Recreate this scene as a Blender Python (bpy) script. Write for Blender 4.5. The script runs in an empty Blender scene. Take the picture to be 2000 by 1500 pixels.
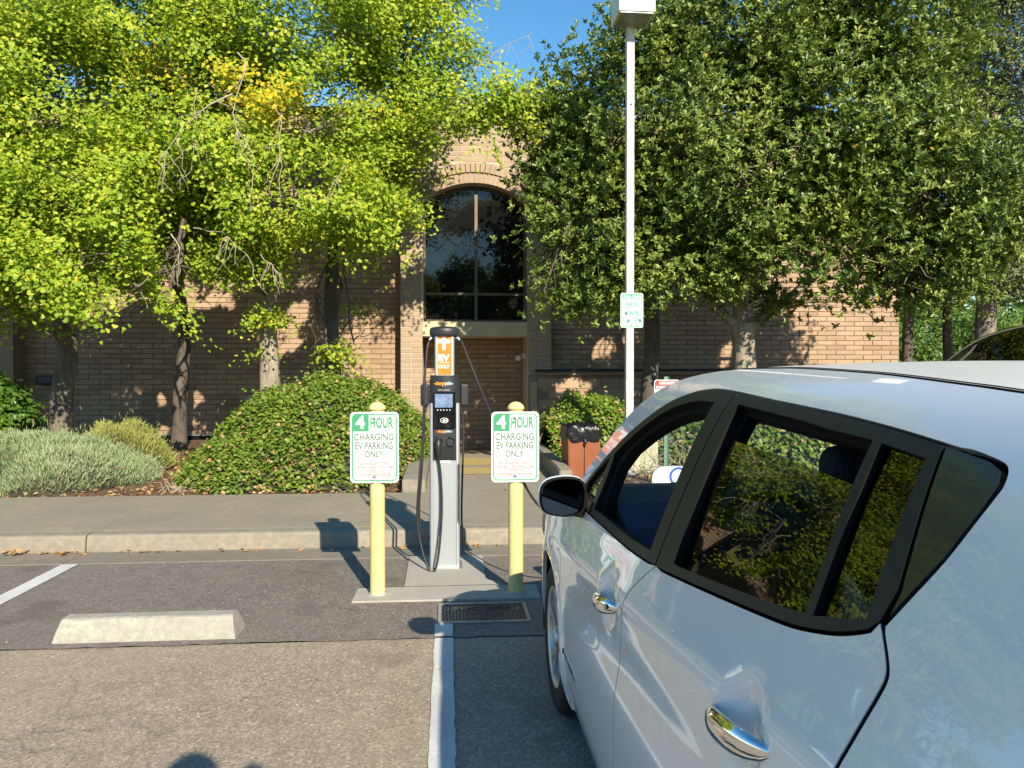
import bpy, bmesh, math, random
import numpy as np
from mathutils import Vector, Matrix, noise
from mathutils.geometry import delaunay_2d_cdt

R = math.radians
random.seed(11)
rng = np.random.default_rng(11)
sc = bpy.context.scene
COL = sc.collection

# ------------------------------------------------------------------ camera, sky, sun, exposure
cd = bpy.data.cameras.new('camera')
cam = bpy.data.objects.new('camera', cd)
COL.objects.link(cam)
cam.location = (0, 0, 1.48)
cam.rotation_euler = (R(90 - 0.95), 0, R(-4.78))
cd.sensor_width = 36
cd.lens = 27.1
cd.clip_start = 0.02
cd.clip_end = 2000
sc.camera = cam

SUN_EL, SUN_AZ = R(29), R(163.4)          # azimuth clockwise from +Y
world = bpy.data.worlds.new('World')
sc.world = world
world.use_nodes = True
wn = world.node_tree
bg = wn.nodes['Background']
sky = wn.nodes.new('ShaderNodeTexSky')
sky.sky_type = 'NISHITA'
sky.sun_disc = False
sky.sun_elevation = SUN_EL
sky.sun_rotation = SUN_AZ
sky.air_density = 1.0
sky.dust_density = 0.0
sky.ozone_density = 1.5
hsv = wn.nodes.new('ShaderNodeHueSaturation')
hsv.inputs['Saturation'].default_value = 1.3
hsv.inputs['Hue'].default_value = 0.493
wn.links.new(sky.outputs[0], hsv.inputs['Color'])
wn.links.new(hsv.outputs[0], bg.inputs[0])
bg.inputs[1].default_value = 0.112

sl = bpy.data.lights.new('sun', 'SUN')
sl.energy = 5.0
sl.angle = R(0.53)
sl.color = (1.0, 0.88, 0.69)
sun = bpy.data.objects.new('sun', sl)
COL.objects.link(sun)
sdir = Vector((math.sin(SUN_AZ) * math.cos(SUN_EL), math.cos(SUN_AZ) * math.cos(SUN_EL), math.sin(SUN_EL)))
sun.rotation_euler = (-sdir).to_track_quat('-Z', 'Y').to_euler()
sun.location = sdir * 40

sc.view_settings.view_transform = 'Standard'
sc.view_settings.look = 'None'
sc.view_settings.exposure = 0.82
sc.view_settings.gamma = 1
sc.view_settings.use_curve_mapping = False
sc.render.engine = 'CYCLES'
sc.cycles.use_denoising = True
sc.cycles.max_bounces = 7
sc.cycles.transparent_max_bounces = 12

# ------------------------------------------------------------------ material helpers
class NT:
    def __init__(s, name):
        s.m = bpy.data.materials.new(name)
        s.m.use_nodes = True
        s.t = s.m.node_tree
        s.b = s.t.nodes['Principled BSDF']
        s.out = s.t.nodes['Material Output']
        s.tc = s.t.nodes.new('ShaderNodeTexCoord')

    def n(s, typ, **kw):
        x = s.t.nodes.new(typ)
        for k, v in kw.items():
            setattr(x, k, v)
        return x

    def l(s, a, b):
        s.t.links.new(a, b)

    def noise(s, scale, detail=4, rough=.6, coord='Object', vec=None, stretch=None):
        x = s.n('ShaderNodeTexNoise')
        x.inputs['Scale'].default_value = scale
        x.inputs['Detail'].default_value = detail
        x.inputs['Roughness'].default_value = rough
        src = vec or s.tc.outputs[coord]
        if stretch:
            mp = s.n('ShaderNodeMapping')
            mp.inputs['Scale'].default_value = stretch
            s.l(src, mp.inputs[0])
            src = mp.outputs[0]
        s.l(src, x.inputs['Vector'])
        return x.outputs['Fac']

    def ramp(s, fac, stops):
        x = s.n('ShaderNodeValToRGB')
        e = x.color_ramp.elements
        while len(e) < len(stops):
            e.new(.5)
        for i, (p, c) in enumerate(stops):
            e[i].position = p
            e[i].color = (c[0], c[1], c[2], 1) if hasattr(c, '__len__') else (c, c, c, 1)
        s.l(fac, x.inputs[0])
        return x.outputs[0]

    def mix(s, fac, a, b, mode='MIX'):
        x = s.n('ShaderNodeMix', data_type='RGBA', blend_type=mode)
        for sock, v in ((x.inputs[0], fac), (x.inputs[6], a), (x.inputs[7], b)):
            if hasattr(v, 'is_linked'):
                s.l(v, sock)
            elif hasattr(v, '__len__'):
                sock.default_value = (v[0], v[1], v[2], 1)
            else:
                sock.default_value = v
        return x.outputs[2]

    def bump(s, h, strength=.3, dist=.01):
        x = s.n('ShaderNodeBump')
        x.inputs['Strength'].default_value = strength
        x.inputs['Distance'].default_value = dist
        s.l(h, x.inputs['Height'])
        s.l(x.outputs[0], s.b.inputs['Normal'])

    def set(s, **kw):
        for k, v in kw.items():
            k = k.replace('_', ' ')
            if hasattr(v, 'is_linked'):
                s.l(v, s.b.inputs[k])
            else:
                s.b.inputs[k].default_value = (v[0], v[1], v[2], 1) if hasattr(v, '__len__') else v
        return s


def simple(name, col, rough=.5, metal=0., coat=0., nscale=None, namt=.25, bump=None, spec=.5):
    t = NT(name)
    if nscale:
        f = t.noise(nscale, 5)
        c = t.mix(t.ramp(f, [(.3, 0), (.7, 1)]), tuple(x * (1 - namt) for x in col), tuple(min(1, x * (1 + namt)) for x in col))
        t.set(Base_Color=c)
    else:
        t.set(Base_Color=col)
    t.set(Roughness=rough, Metallic=metal, Coat_Weight=coat, Specular_IOR_Level=spec)
    t.b.inputs['Coat Roughness'].default_value = .03
    if bump:
        t.bump(t.noise(bump[0], 4), bump[1], .005)
    return t.m


def asphalt(name, base, speck, specamt, bs):
    t = NT(name)
    big = t.noise(.6, 5)
    mid = t.noise(7, 4)
    v = t.n('ShaderNodeTexVoronoi')
    v.inputs['Scale'].default_value = 95
    t.l(t.tc.outputs['Object'], v.inputs['Vector'])
    g = t.ramp(v.outputs['Color'], [(.0, tuple(x * .55 for x in base)), (.55, base), (.86, tuple(x * 1.5 for x in base)), (1, speck)])
    c = t.mix(t.ramp(big, [(.35, .0), (.7, .5)]), g, tuple(x * 1.25 for x in base))
    c = t.mix(t.ramp(mid, [(.3, .25), (.62, 0)]), c, tuple(x * .55 for x in base))
    sp = t.n('ShaderNodeTexVoronoi')
    sp.inputs['Scale'].default_value = 24
    t.l(t.tc.outputs['Object'], sp.inputs['Vector'])
    sel = t.n('ShaderNodeSeparateColor')
    t.l(sp.outputs['Color'], sel.inputs[0])
    near = t.ramp(sp.outputs['Distance'], [(.10, 1), (.2, 0)])
    pick = t.ramp(sel.outputs[0], [(1 - specamt, 0), (1 - specamt + .01, 1)])
    both = t.mix(1.0, near, pick, 'MULTIPLY')
    c = t.mix(both, c, speck)
    # oil drips, tyre scuffs and fine cracks
    oil = t.ramp(t.noise(1.7, 3, .5), [(.60, 0), (.70, .45)])
    c = t.mix(oil, c, tuple(x * .5 for x in base))
    wv = t.n('ShaderNodeVectorMath', operation='MULTIPLY_ADD')
    nzc = t.n('ShaderNodeTexNoise')
    nzc.inputs['Scale'].default_value = 1.6
    nzc.inputs['Detail'].default_value = 6
    t.l(t.tc.outputs['Object'], nzc.inputs['Vector'])
    t.l(nzc.outputs['Color'], wv.inputs[0])
    wv.inputs[1].default_value = (.9, .9, 0)
    t.l(t.tc.outputs['Object'], wv.inputs[2])
    cv = t.n('ShaderNodeTexVoronoi', feature='DISTANCE_TO_EDGE')
    cv.inputs['Scale'].default_value = .42
    t.l(wv.outputs[0], cv.inputs['Vector'])
    ck = t.mix(1.0, t.ramp(cv.outputs['Distance'], [(.0006, .35), (.0022, 0)]), t.ramp(t.noise(.8, 2), [(.5, 0), (.58, 1)]), 'MULTIPLY')
    c = t.mix(ck, c, tuple(x * .22 for x in base))
    t.set(Base_Color=c, Roughness=.9, Specular_IOR_Level=.25)
    h = t.mix(.5, v.outputs['Distance'], t.noise(160, 3))
    t.bump(h, bs, .006)
    return t.m


def concrete(name, base, warm=(1.06, 1.0, .9), stain=.5, sc_=1.0, bump=.25):
    t = NT(name)
    a = t.noise(1.3 * sc_, 6, .65)
    b = t.noise(11 * sc_, 6, .7)
    c = t.noise(75, 4, .7)
    col = t.mix(t.ramp(a, [(.3, 0), (.7, 1)]), tuple(x * .74 for x in base), tuple(x * w for x, w in zip(base, warm)))
    col = t.mix(t.ramp(b, [(.42, stain), (.62, 0)]), col, tuple(x * .66 for x in base))
    col = t.mix(t.ramp(c, [(.3, .55), (.5, 0)]), col, tuple(x * .6 for x in base))
    t.set(Base_Color=col, Roughness=.88, Specular_IOR_Level=.25)
    t.bump(t.mix(.4, c, b), bump, .006)
    return t.m


def brickmat(name, cols, island=False):
    t = NT(name)
    if island:
        r = t.n('ShaderNodeNewGeometry').outputs['Random Per Island']
    else:
        r = t.n('ShaderNodeObjectInfo').outputs['Random']
    c = t.ramp(r, [(0, cols[0]), (.35, cols[1]), (.7, cols[2]), (1, cols[3])])
    g = t.n('ShaderNodeNewGeometry')
    f = t.noise(28, 6, .7, vec=g.outputs['Position'])
    f2 = t.noise(.9, 4, .6, vec=g.outputs['Position'])
    c = t.mix(t.ramp(f, [(.3, .55), (.6, 0)]), c, tuple(x * .68 for x in cols[1]))
    c = t.mix(t.ramp(f2, [(.35, .35), (.65, 0)]), c, tuple(x * .7 for x in cols[0]))
    sx = t.n('ShaderNodeSeparateXYZ')
    t.l(g.outputs['Position'], sx.inputs[0])
    mr = t.n('ShaderNodeMapRange')
    mr.inputs[1].default_value, mr.inputs[2].default_value = .1, .9
    mr.inputs[3].default_value, mr.inputs[4].default_value = .5, 0
    t.l(sx.outputs[2], mr.inputs[0])
    dirt = t.mix(1.0, mr.outputs[0], t.ramp(t.noise(5, 5, .7, vec=g.outputs['Position']), [(.35, 0), (.65, 1)]), 'MULTIPLY')
    c = t.mix(dirt, c, (.16, .12, .085))
    t.set(Base_Color=c, Roughness=.92, Specular_IOR_Level=.2)
    t.bump(f, .5, .008)
    return t.m


def leafmat(name, stops, rough=.45, trans=.35, tcol=None, spec=.4, clump=1.5):
    t = NT(name)
    ge_ = t.n('ShaderNodeNewGeometry')
    f1 = t.ramp(t.noise(clump, 3, .6, vec=ge_.outputs['Position']), [(.28, 0), (.72, 1)])
    r = t.mix(.38, f1, ge_.outputs['Random Per Island'])
    c = t.ramp(r, stops)
    t.set(Base_Color=c, Roughness=rough, Specular_IOR_Level=spec)
    tr = t.n('ShaderNodeBsdfTranslucent')
    tc = t.mix(.6, c, tcol) if tcol else c
    t.l(tc, tr.inputs[0])
    mx = t.n('ShaderNodeMixShader')
    mx.inputs[0].default_value = trans
    t.l(t.b.outputs[0], mx.inputs[1])
    t.l(tr.outputs[0], mx.inputs[2])
    t.l(mx.outputs[0], t.out.inputs[0])
    return t.m


def barkmat(name, a, b, sx=9):
    t = NT(name)
    f = t.noise(sx, 6, .7, stretch=(1, 1, .22))
    f2 = t.noise(2.2, 4)
    c = t.mix(t.ramp(f, [(.35, 0), (.65, 1)]), a, b)
    c = t.mix(t.ramp(f2, [(.4, .45), (.65, 0)]), c, tuple(x * .6 for x in a))
    t.set(Base_Color=c, Roughness=.95, Specular_IOR_Level=.15)
    t.bump(f, .9, .02)
    return t.m


def glassmat(name, tint, ior=1.6, rough=0.0, gcol=(1, 1, 1)):
    t = NT(name)
    tr = t.n('ShaderNodeBsdfTransparent')
    tr.inputs[0].default_value = (*tint, 1)
    gl = t.n('ShaderNodeBsdfGlossy')
    gl.inputs['Roughness'].default_value = rough
    gl.inputs[0].default_value = (*gcol, 1)
    # thin sheet: the same reflection from both faces
    f0 = 2 * ((ior - 1) / (ior + 1)) ** 2
    lw_ = t.n('ShaderNodeLayerWeight')
    lw_.inputs[0].default_value = .5
    pw = t.n('ShaderNodeMath', operation='POWER')
    pw.inputs[1].default_value = 5.0
    t.l(lw_.outputs['Facing'], pw.inputs[0])
    ml = t.n('ShaderNodeMath', operation='MULTIPLY_ADD')
    ml.inputs[1].default_value = 1 - f0
    ml.inputs[2].default_value = f0
    t.l(pw.outputs[0], ml.inputs[0])
    mx = t.n('ShaderNodeMixShader')
    t.l(ml.outputs[0], mx.inputs[0])
    t.l(tr.outputs[0], mx.inputs[1])
    t.l(gl.outputs[0], mx.inputs[2])
    t.l(mx.outputs[0], t.out.inputs[0])
    return t.m


def paintmat(name, col, flake=.0, dust=.12):
    t = NT(name)
    f = t.noise(3.0, 5)
    f2 = t.noise(60, 3)
    c = t.mix(t.ramp(f, [(.35, 0), (.75, dust)]), col, (.45, .42, .37))
    t.set(Base_Color=c, Roughness=.32, Coat_Weight=1.0, Specular_IOR_Level=.5)
    t.b.inputs['Coat Roughness'].default_value = .025
    t.b.inputs['Coat IOR'].default_value = 1.7
    return t.m


MAT = {}
MAT['asphalt_new'] = asphalt('asphalt_new', (.175, .152, .134), (.44, .40, .35), .05, .35)
MAT['asphalt_old'] = asphalt('asphalt_old', (.30, .25, .19), (.60, .53, .42), .10, .6)
MAT['walk'] = concrete('sidewalk_concrete', (.33, .30, .24), stain=.5)
MAT['curb'] = concrete('curb_concrete', (.31, .285, .235), stain=.75, sc_=1.6, bump=.4)
MAT['gutter'] = concrete('gutter_concrete', (.25, .23, .195), stain=.6)
MAT['pad'] = concrete('pad_concrete', (.42, .40, .355), warm=(1, 1, .97), stain=.3)
MAT['stop'] = concrete('wheel_stop_concrete', (.42, .41, .36), warm=(1.02, 1, .94), stain=.9, sc_=2.5)
MAT['soil'] = concrete('soil', (.19, .125, .08), stain=.8, sc_=2, bump=.9)
MAT['linepaint'] = concrete('line_paint', (.66, .67, .66), warm=(1, 1, .98), stain=.28, sc_=2, bump=.5)
MAT['yellowstep'] = concrete('worn_yellow_paint', (.50, .40, .16), stain=.8, sc_=3)
BR = [(.32, .22, .145), (.43, .305, .205), (.48, .345, .235), (.38, .28, .20)]
MAT['brick'] = brickmat('slump_brick', BR)
MAT['brick_s'] = brickmat('slump_brick_mass', BR, True)
PB = [(.36, .28, .20), (.40, .31, .215), (.43, .33, .23), (.38, .29, .20)]
MAT['pil'] = brickmat('pilaster_brick', PB, True)
MAT['archb'] = brickmat('arch_brick', PB)
MAT['mortar'] = simple('mortar', (.20, .145, .09), .95, nscale=9, namt=.2, bump=(60, .4))
MAT['mortar_l'] = simple('light_mortar', (.50, .41, .31), .95, nscale=9, namt=.15, bump=(60, .4))
MAT['stucco'] = simple('brown_stucco', (.26, .185, .12), .9, nscale=14, namt=.15, bump=(90, .5))
MAT['beam'] = simple('cream_paint_beam', (.52, .45, .29), .7, nscale=4, namt=.12)
MAT['bronze'] = simple('bronze_frame', (.12, .09, .06), .45, .4, nscale=6)
t = NT('dark_window_glass')
t.set(Base_Color=(.008, .009, .009), Roughness=.015, Specular_IOR_Level=.5)
t.b.inputs['IOR'].default_value = 1.52
t.bump(t.noise(.7, 2), .012, .05)
MAT['winglass'] = t.m
MAT['darkmetal'] = simple('dark_metal', (.03, .028, .027), .4, .3)
MAT['bark_grey'] = barkmat('ginkgo_bark', (.15, .125, .10), (.29, .255, .21))
MAT['bark_dark'] = barkmat('dark_bark', (.09, .075, .062), (.17, .145, .12), 12)
MAT['bark_pale'] = barkmat('pale_bark', (.24, .20, .155), (.42, .37, .29), 7)
MAT['twig'] = simple('bare_twig', (.36, .30, .23), .9)
MAT['ginkgo'] = leafmat('ginkgo_leaf', [(0, (.17, .27, .026)), (.4, (.31, .40, .034)), (.7, (.44, .48, .042)), (1, (.58, .54, .055))], .5, .33, (.55, .66, .02), .3)
MAT['ginkgo_d'] = leafmat('ginkgo_leaf_deep', [(0, (.12, .23, .016)), (.5, (.21, .33, .02)), (1, (.32, .40, .025))], .5, .33, (.36, .52, .02), .3)
MAT['ginkgo_y'] = leafmat('ginkgo_leaf_yellow', [(0, (.50, .47, .02)), (.5, (.60, .50, .03)), (1, (.66, .45, .035))], .55, .4, (.8, .55, .03), .25)
MAT['ever'] = leafmat('evergreen_leaf', [(0, (.04, .078, .017)), (.38, (.09, .15, .026)), (.68, (.195, .26, .04)), (1, (.38, .39, .08))], .40, .14, (.27, .36, .02), .4)
MAT['ever_y'] = leafmat('evergreen_leaf_old', [(0, (.5, .34, .03)), (1, (.45, .2, .03))], .5, .2)
MAT['olive'] = leafmat('olive_leaf', [(0, (.08, .11, .035)), (.6, (.17, .20, .08)), (1, (.28, .29, .13))], .5, .2)
MAT['farleaf'] = leafmat('far_leaf', [(0, (.12, .18, .02)), (.6, (.28, .34, .03)), (1, (.45, .45, .05))], .5, .35, (.35, .4, .03))
MAT['ivy'] = leafmat('ivy_leaf', [(0, (.07, .13, .018)), (.5, (.135, .215, .026)), (.88, (.23, .29, .035)), (1, (.34, .36, .06))], .42, .2, (.28, .44, .02), .4, 2.6)
MAT['dead'] = leafmat('dead_leaf', [(0, (.24, .12, .05)), (.5, (.42, .25, .11)), (1, (.58, .42, .22))], .8, .15)
MAT['lav'] = leafmat('lavender_leaf', [(0, (.17, .24, .11)), (.5, (.29, .37, .19)), (1, (.43, .48, .28))], .7, .2)
MAT['lavg'] = leafmat('olive_shrub_leaf', [(0, (.22, .27, .06)), (.6, (.36, .38, .11)), (1, (.50, .48, .18))], .7, .25)
MAT['bush'] = leafmat('bush_leaf', [(0, (.035, .085, .012)), (.5, (.08, .16, .02)), (1, (.16, .25, .03))], .4, .3, (.25, .4, .02), .5)
MAT['limeleaf'] = leafmat('lime_leaf', [(0, (.10, .20, .02)), (1, (.22, .34, .03))], .45, .35, (.3, .5, .02))
MAT['hedgecore'] = simple('twiggy_core', (.035, .030, .018), .95, nscale=20, namt=.4)
MAT['white'] = simple('white_sheet', (.66, .68, .67), .5, nscale=5, namt=.04)
MAT['green'] = simple('sign_green', (.03, .26, .11), .5)
MAT['greytext'] = simple('sign_grey_green', (.10, .17, .13), .5)
MAT['redtext'] = simple('sign_faded_red', (.60, .22, .22), .5)
MAT['red'] = simple('sign_red', (.55, .03, .03), .45)
MAT['teal'] = simple('sign_faded_teal', (.02, .27, .20), .55)
MAT['tealpl'] = simple('sign_pale_mint', (.50, .63, .57), .55, nscale=8, namt=.06)
MAT['steel'] = simple('galvanized_steel', (.42, .43, .43), .4, .7, nscale=12, namt=.12)
MAT['lampwhite'] = simple('lamp_housing_paint', (.66, .65, .61), .5, nscale=7, namt=.08)
MAT['lamppole'] = simple('white_pole_paint', (.52, .50, .46), .6, nscale=13, namt=.34)
MAT['lens'] = simple('lamp_lens', (.20, .22, .17), .25, nscale=5, namt=.3)
MAT['yellow'] = concrete('bollard_yellow', (.76, .62, .28), warm=(1, 1, 1), stain=.16, sc_=2, bump=.1)
MAT['aluminium'] = simple('charger_aluminium', (.50, .54, .57), .38, .55)
MAT['blackplastic'] = simple('black_plastic', (.022, .023, .025), .42, bump=(300, .08))
MAT['blackgloss'] = simple('black_gloss_panel', (.008, .008, .009), .07, 0, .6)
MAT['screen'] = simple('lcd_screen', (.16, .23, .36), .12, 0, .5, nscale=22, namt=.3)
MAT['orange'] = simple('charger_orange', (.78, .17, .004), .5)
MAT['orangetext'] = simple('logo_orange', (.85, .25, .02), .5)
MAT['bluetext'] = simple('logo_blue', (.45, .62, .72), .5)
MAT['whitetext'] = simple('print_white', (.80, .80, .78), .5)
MAT['cable'] = simple('black_cable', (.018, .018, .019), .45)
MAT['binbrown'] = simple('bin_brown', (.22, .065, .02), .55, nscale=5, namt=.12)
t = NT('black_bag')
t.set(Base_Color=(.010, .010, .012), Roughness=.3, Specular_IOR_Level=.45)
t.bump(t.noise(10, 3, .5), .55, .04)
MAT['bag'] = t.m
MAT['utility'] = simple('utility_beige', (.50, .46, .32), .6, nscale=6, namt=.15)
MAT['castiron'] = simple('cast_iron', (.055, .055, .055), .55, .3, nscale=20, namt=.25)
MAT['boxframe'] = simple('box_frame_steel', (.30, .30, .29), .5, .4, nscale=20, namt=.2)
MAT['carwhite'] = paintmat('pearl_white_paint', (.79, .805, .815), dust=.05)
MAT['carwhite_roof'] = paintmat('dusty_white_paint', (.80, .80, .785), dust=.18)
MAT['carwhite_roof'].node_tree.nodes['Principled BSDF'].inputs['Coat Weight'].default_value = .35
MAT['carwhite_roof'].node_tree.nodes['Principled BSDF'].inputs['Coat Roughness'].default_value = .22
MAT['navy'] = paintmat('navy_paint', (.010, .015, .030), dust=0)
MAT['trim'] = simple('black_trim', (.020, .019, .016), .5, nscale=40, namt=.1, spec=.28)
MAT['trimsoft'] = simple('black_rubber_seal', (.006, .006, .006), .7, spec=.12)
MAT['cpillar'] = simple('gloss_black_pillar', (.012, .014, .016), .25, 0, .3)
MAT['glass_clear'] = glassmat('clear_glass', (.86, .92, .89), 1.45)
MAT['glass_tint'] = glassmat('tinted_glass', (.26, .28, .26), 1.42)
MAT['mirrorglass'] = simple('mirror_glass', (.16, .165, .18), .03, 1.0)
MAT['chrome'] = simple('chrome', (.82, .82, .82), .05, 1.0)
MAT['silver'] = simple('machined_alloy', (.50, .50, .49), .42, .8)
MAT['alloydark'] = simple('dark_alloy', (.04, .04, .042), .4, .5)
MAT['rubber'] = simple('tyre_rubber', (.012, .012, .012), .85, bump=(80, .2))
MAT['interior'] = simple('dark_interior', (.018, .022, .032), .75, nscale=30, namt=.15)
MAT['interior_l'] = simple('interior_blue_grey', (.028, .038, .058), .7, nscale=30, namt=.15)
MAT['paper'] = simple('paper_white', (.75, .74, .72), .8)
MAT['lidwhite'] = simple('port_lid_white', (.58, .65, .62), .35, coat=.6)
MAT['logoblue'] = simple('logo_ring_blue', (.03, .07, .36), .35)
MAT['tail'] = simple('tail_lamp_red', (.35, .01, .01), .15, coat=.8)
MAT['headlamp'] = simple('head_lamp', (.6, .62, .64), .08, coat=1.0)
MAT['skin'] = simple('skin', (.50, .31, .22), .6)
MAT['cloth'] = simple('dark_blue_cloth', (.05, .07, .12), .9, nscale=40, namt=.2)
MAT['hair'] = simple('dark_hair', (.02, .014, .01), .7)
MAT['globe'] = simple('amber_globe', (.55, .24, .09), .4)

# ------------------------------------------------------------------ mesh helpers
class M:
    def __init__(s):
        s.v, s.f, s.mi, s.sm = [], [], [], []

    def add(s, vs, fs, mi=0, smooth=False):
        o = len(s.v)
        s.v += [tuple(p) for p in vs]
        for f in fs:
            s.f.append([i + o for i in f])
            s.mi.append(mi)
            s.sm.append(smooth)
        return s

    def box(s, x0, x1, y0, y1, z0, z1, mi=0, bev=0.0, seg=1, rz=0.0, piv=None):
        bm = bmesh.new()
        bmesh.ops.create_cube(bm, size=1)
        for v in bm.verts:
            v.co = Vector(((v.co.x + .5) * (x1 - x0) + x0, (v.co.y + .5) * (y1 - y0) + y0, (v.co.z + .5) * (z1 - z0) + z0))
        if bev:
            bmesh.ops.bevel(bm, geom=bm.edges[:], offset=bev, segments=seg, affect='EDGES', profile=.5)
        if rz:
            c = Vector(piv or ((x0 + x1) / 2, (y0 + y1) / 2, 0))
            m = Matrix.Rotation(rz, 3, 'Z')
            for v in bm.verts:
                v.co = m @ (v.co - c) + c
        bm.verts.index_update()
        s.add([v.co[:] for v in bm.verts], [[v.index for v in f.verts] for f in bm.faces], mi, False)
        bm.free()
        return s

    def tube(s, pts, rad, n=8, mi=0, cap=True, smooth=True):
        pts = [Vector(p) for p in pts]
        if not hasattr(rad, '__len__'):
            rad = [rad] * len(pts)
        vs, fs = [], []
        t0 = (pts[1] - pts[0]).normalized()
        up = Vector((0, 0, 1)) if abs(t0.z) < .9 else Vector((1, 0, 0))
        nrm = t0.cross(up).normalized()
        for i, p in enumerate(pts):
            a = pts[max(i - 1, 0)]
            b = pts[min(i + 1, len(pts) - 1)]
            tt = (b - a).normalized()
            nrm = (nrm - tt * nrm.dot(tt)).normalized()
            bn = tt.cross(nrm)
            for k in range(n):
                an = 2 * math.pi * k / n
                vs.append(p + (nrm * math.cos(an) + bn * math.sin(an)) * rad[i])
        for i in range(len(pts) - 1):
            for k in range(n):
                k2 = (k + 1) % n
                fs.append([i * n + k, i * n + k2, (i + 1) * n + k2, (i + 1) * n + k])
        s.add(vs, fs, mi, smooth)
        if cap:
            s.add(vs[:n], [list(range(n - 1, -1, -1))], mi)
            s.add(vs[-n:], [list(range(n))], mi)
        return s

    def lathe(s, prof, c=(0, 0, 0), n=20, axis='z', mi=0, smooth=True, sx=1, sy=1):
        vs, fs = [], []
        for r, h in prof:
            for k in range(n):
                a = 2 * math.pi * k / n
                x, y = r * math.cos(a) * sx, r * math.sin(a) * sy
                p = {'z': (x, y, h), 'x': (h, x, y), 'y': (x, h, -y)}[axis]
                vs.append((p[0] + c[0], p[1] + c[1], p[2] + c[2]))
        m = len(prof)
        for i in range(m - 1):
            for k in range(n):
                k2 = (k + 1) % n
                fs.append([i * n + k, i * n + k2, (i + 1) * n + k2, (i + 1) * n + k])
        s.add(vs, fs, mi, smooth)
        return s

    def prism(s, poly, t0, t1, axis='y', mi=0):
        n = len(poly)
        mk = {'y': lambda a, b, t: (a, t, b), 'x': lambda a, b, t: (t, a, b), 'z': lambda a, b, t: (a, b, t)}[axis]
        vs = [mk(a, b, t0) for a, b in poly] + [mk(a, b, t1) for a, b in poly]
        fs = [list(range(n)), list(range(2 * n - 1, n - 1, -1))]
        for i in range(n):
            j = (i + 1) % n
            fs.append([j, i, i + n, j + n])
        s.add(vs, fs, mi)
        return s

    def sheet(s, x0, x1, y0, y1, z, mi=0):
        s.add([(x0, y0, z), (x1, y0, z), (x1, y1, z), (x0, y1, z)], [[0, 1, 2, 3]], mi)
        return s

    def obj(s, name, mats, parent=None, loc=None):
        me = bpy.data.meshes.new(name)
        me.from_pydata(s.v, [], s.f)
        if not isinstance(mats, (list, tuple)):
            mats = [mats]
        for m in mats:
            me.materials.append(MAT[m] if isinstance(m, str) else m)
        me.polygons.foreach_set('material_index', s.mi)
        me.polygons.foreach_set('use_smooth', s.sm)
        bm = bmesh.new()
        bm.from_mesh(me)
        bmesh.ops.recalc_face_normals(bm, faces=bm.faces[:])
        bm.to_mesh(me)
        bm.free()
        me.update()
        o = bpy.data.objects.new(name, me)
        COL.objects.link(o)
        if parent:
            o.parent = parent
        if loc:
            o.location = loc
        return o


def tag(o, label=None, cat=None, group=None, kind=None):
    if label:
        o['label'] = label
    if cat:
        o['category'] = cat
    if group:
        o['group'] = group
    if kind:
        o['kind'] = kind
    return o


def thing(name, label, cat, loc=(0, 0, 0), rz=0, group=None):
    o = bpy.data.objects.new(name, None)
    o.empty_display_size = .2
    COL.objects.link(o)
    o.location = loc
    o.rotation_euler = (0, 0, rz)
    return tag(o, label, cat, group)


def struct(o):
    o['kind'] = 'structure'
    return o


def dup(o, parent=None):
    c = o.copy()
    COL.objects.link(c)
    c.parent = parent
    for ch in list(o.children):
        dup(ch, c)
    return c


def rrect(w, h, r, n=6, cx=0, cz=0):
    pts = []
    for sx, sz, a0 in ((1, 1, 0), (-1, 1, 90), (-1, -1, 180), (1, -1, 270)):
        for k in range(n + 1):
            a = R(a0 + 90 * k / n)
            pts.append((cx + sx * (w / 2 - r) + r * math.cos(a), cz + sz * (h / 2 - r) + r * math.sin(a)))
    return pts


_tc = {}
def text(name, s, x0, x1, z0, z1, y, mat, parent, bold=0.0, ext=.0004, plane='xz'):
    """lettering fitted to a box on a face looking towards -Y"""
    key = (s, bold)
    if key not in _tc:
        cu = bpy.data.curves.new('lettering', 'FONT')
        cu.body = s
        cu.offset = bold
        cu.resolution_u = 3
        cu.extrude = .01
        ob = bpy.data.objects.new('lettering', cu)
        me = bpy.data.meshes.new_from_object(ob)
        vs = np.array([v.co[:] for v in me.vertices])
        fs = [list(p.vertices) for p in me.polygons]
        bpy.data.objects.remove(ob)
        bpy.data.curves.remove(cu)
        bpy.data.meshes.remove(me)
        _tc[key] = (vs, fs)
    vs, fs = _tc[key]
    mn, mx = vs.min(0), vs.max(0)
    q = (vs - mn) / np.maximum(mx - mn, 1e-6)
    if plane == 'xz':
        pts = np.stack([x0 + q[:, 0] * (x1 - x0), y - q[:, 2] * ext, z0 + q[:, 1] * (z1 - z0)], 1)
    else:
        pts = np.stack([x0 + q[:, 0] * (x1 - x0), z0 + q[:, 1] * (z1 - z0), y + q[:, 2] * ext], 1)
    return M().add(pts.tolist(), fs).obj(name, mat, parent)

# ------------------------------------------------------------------ ground
struct(M().sheet(-400, 400, -400, 400, -.6).obj('terrain', 'soil'))
struct(M().sheet(-90, 90, -90, 4.27, 0).obj('parking_lot', 'asphalt_old'))


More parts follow.
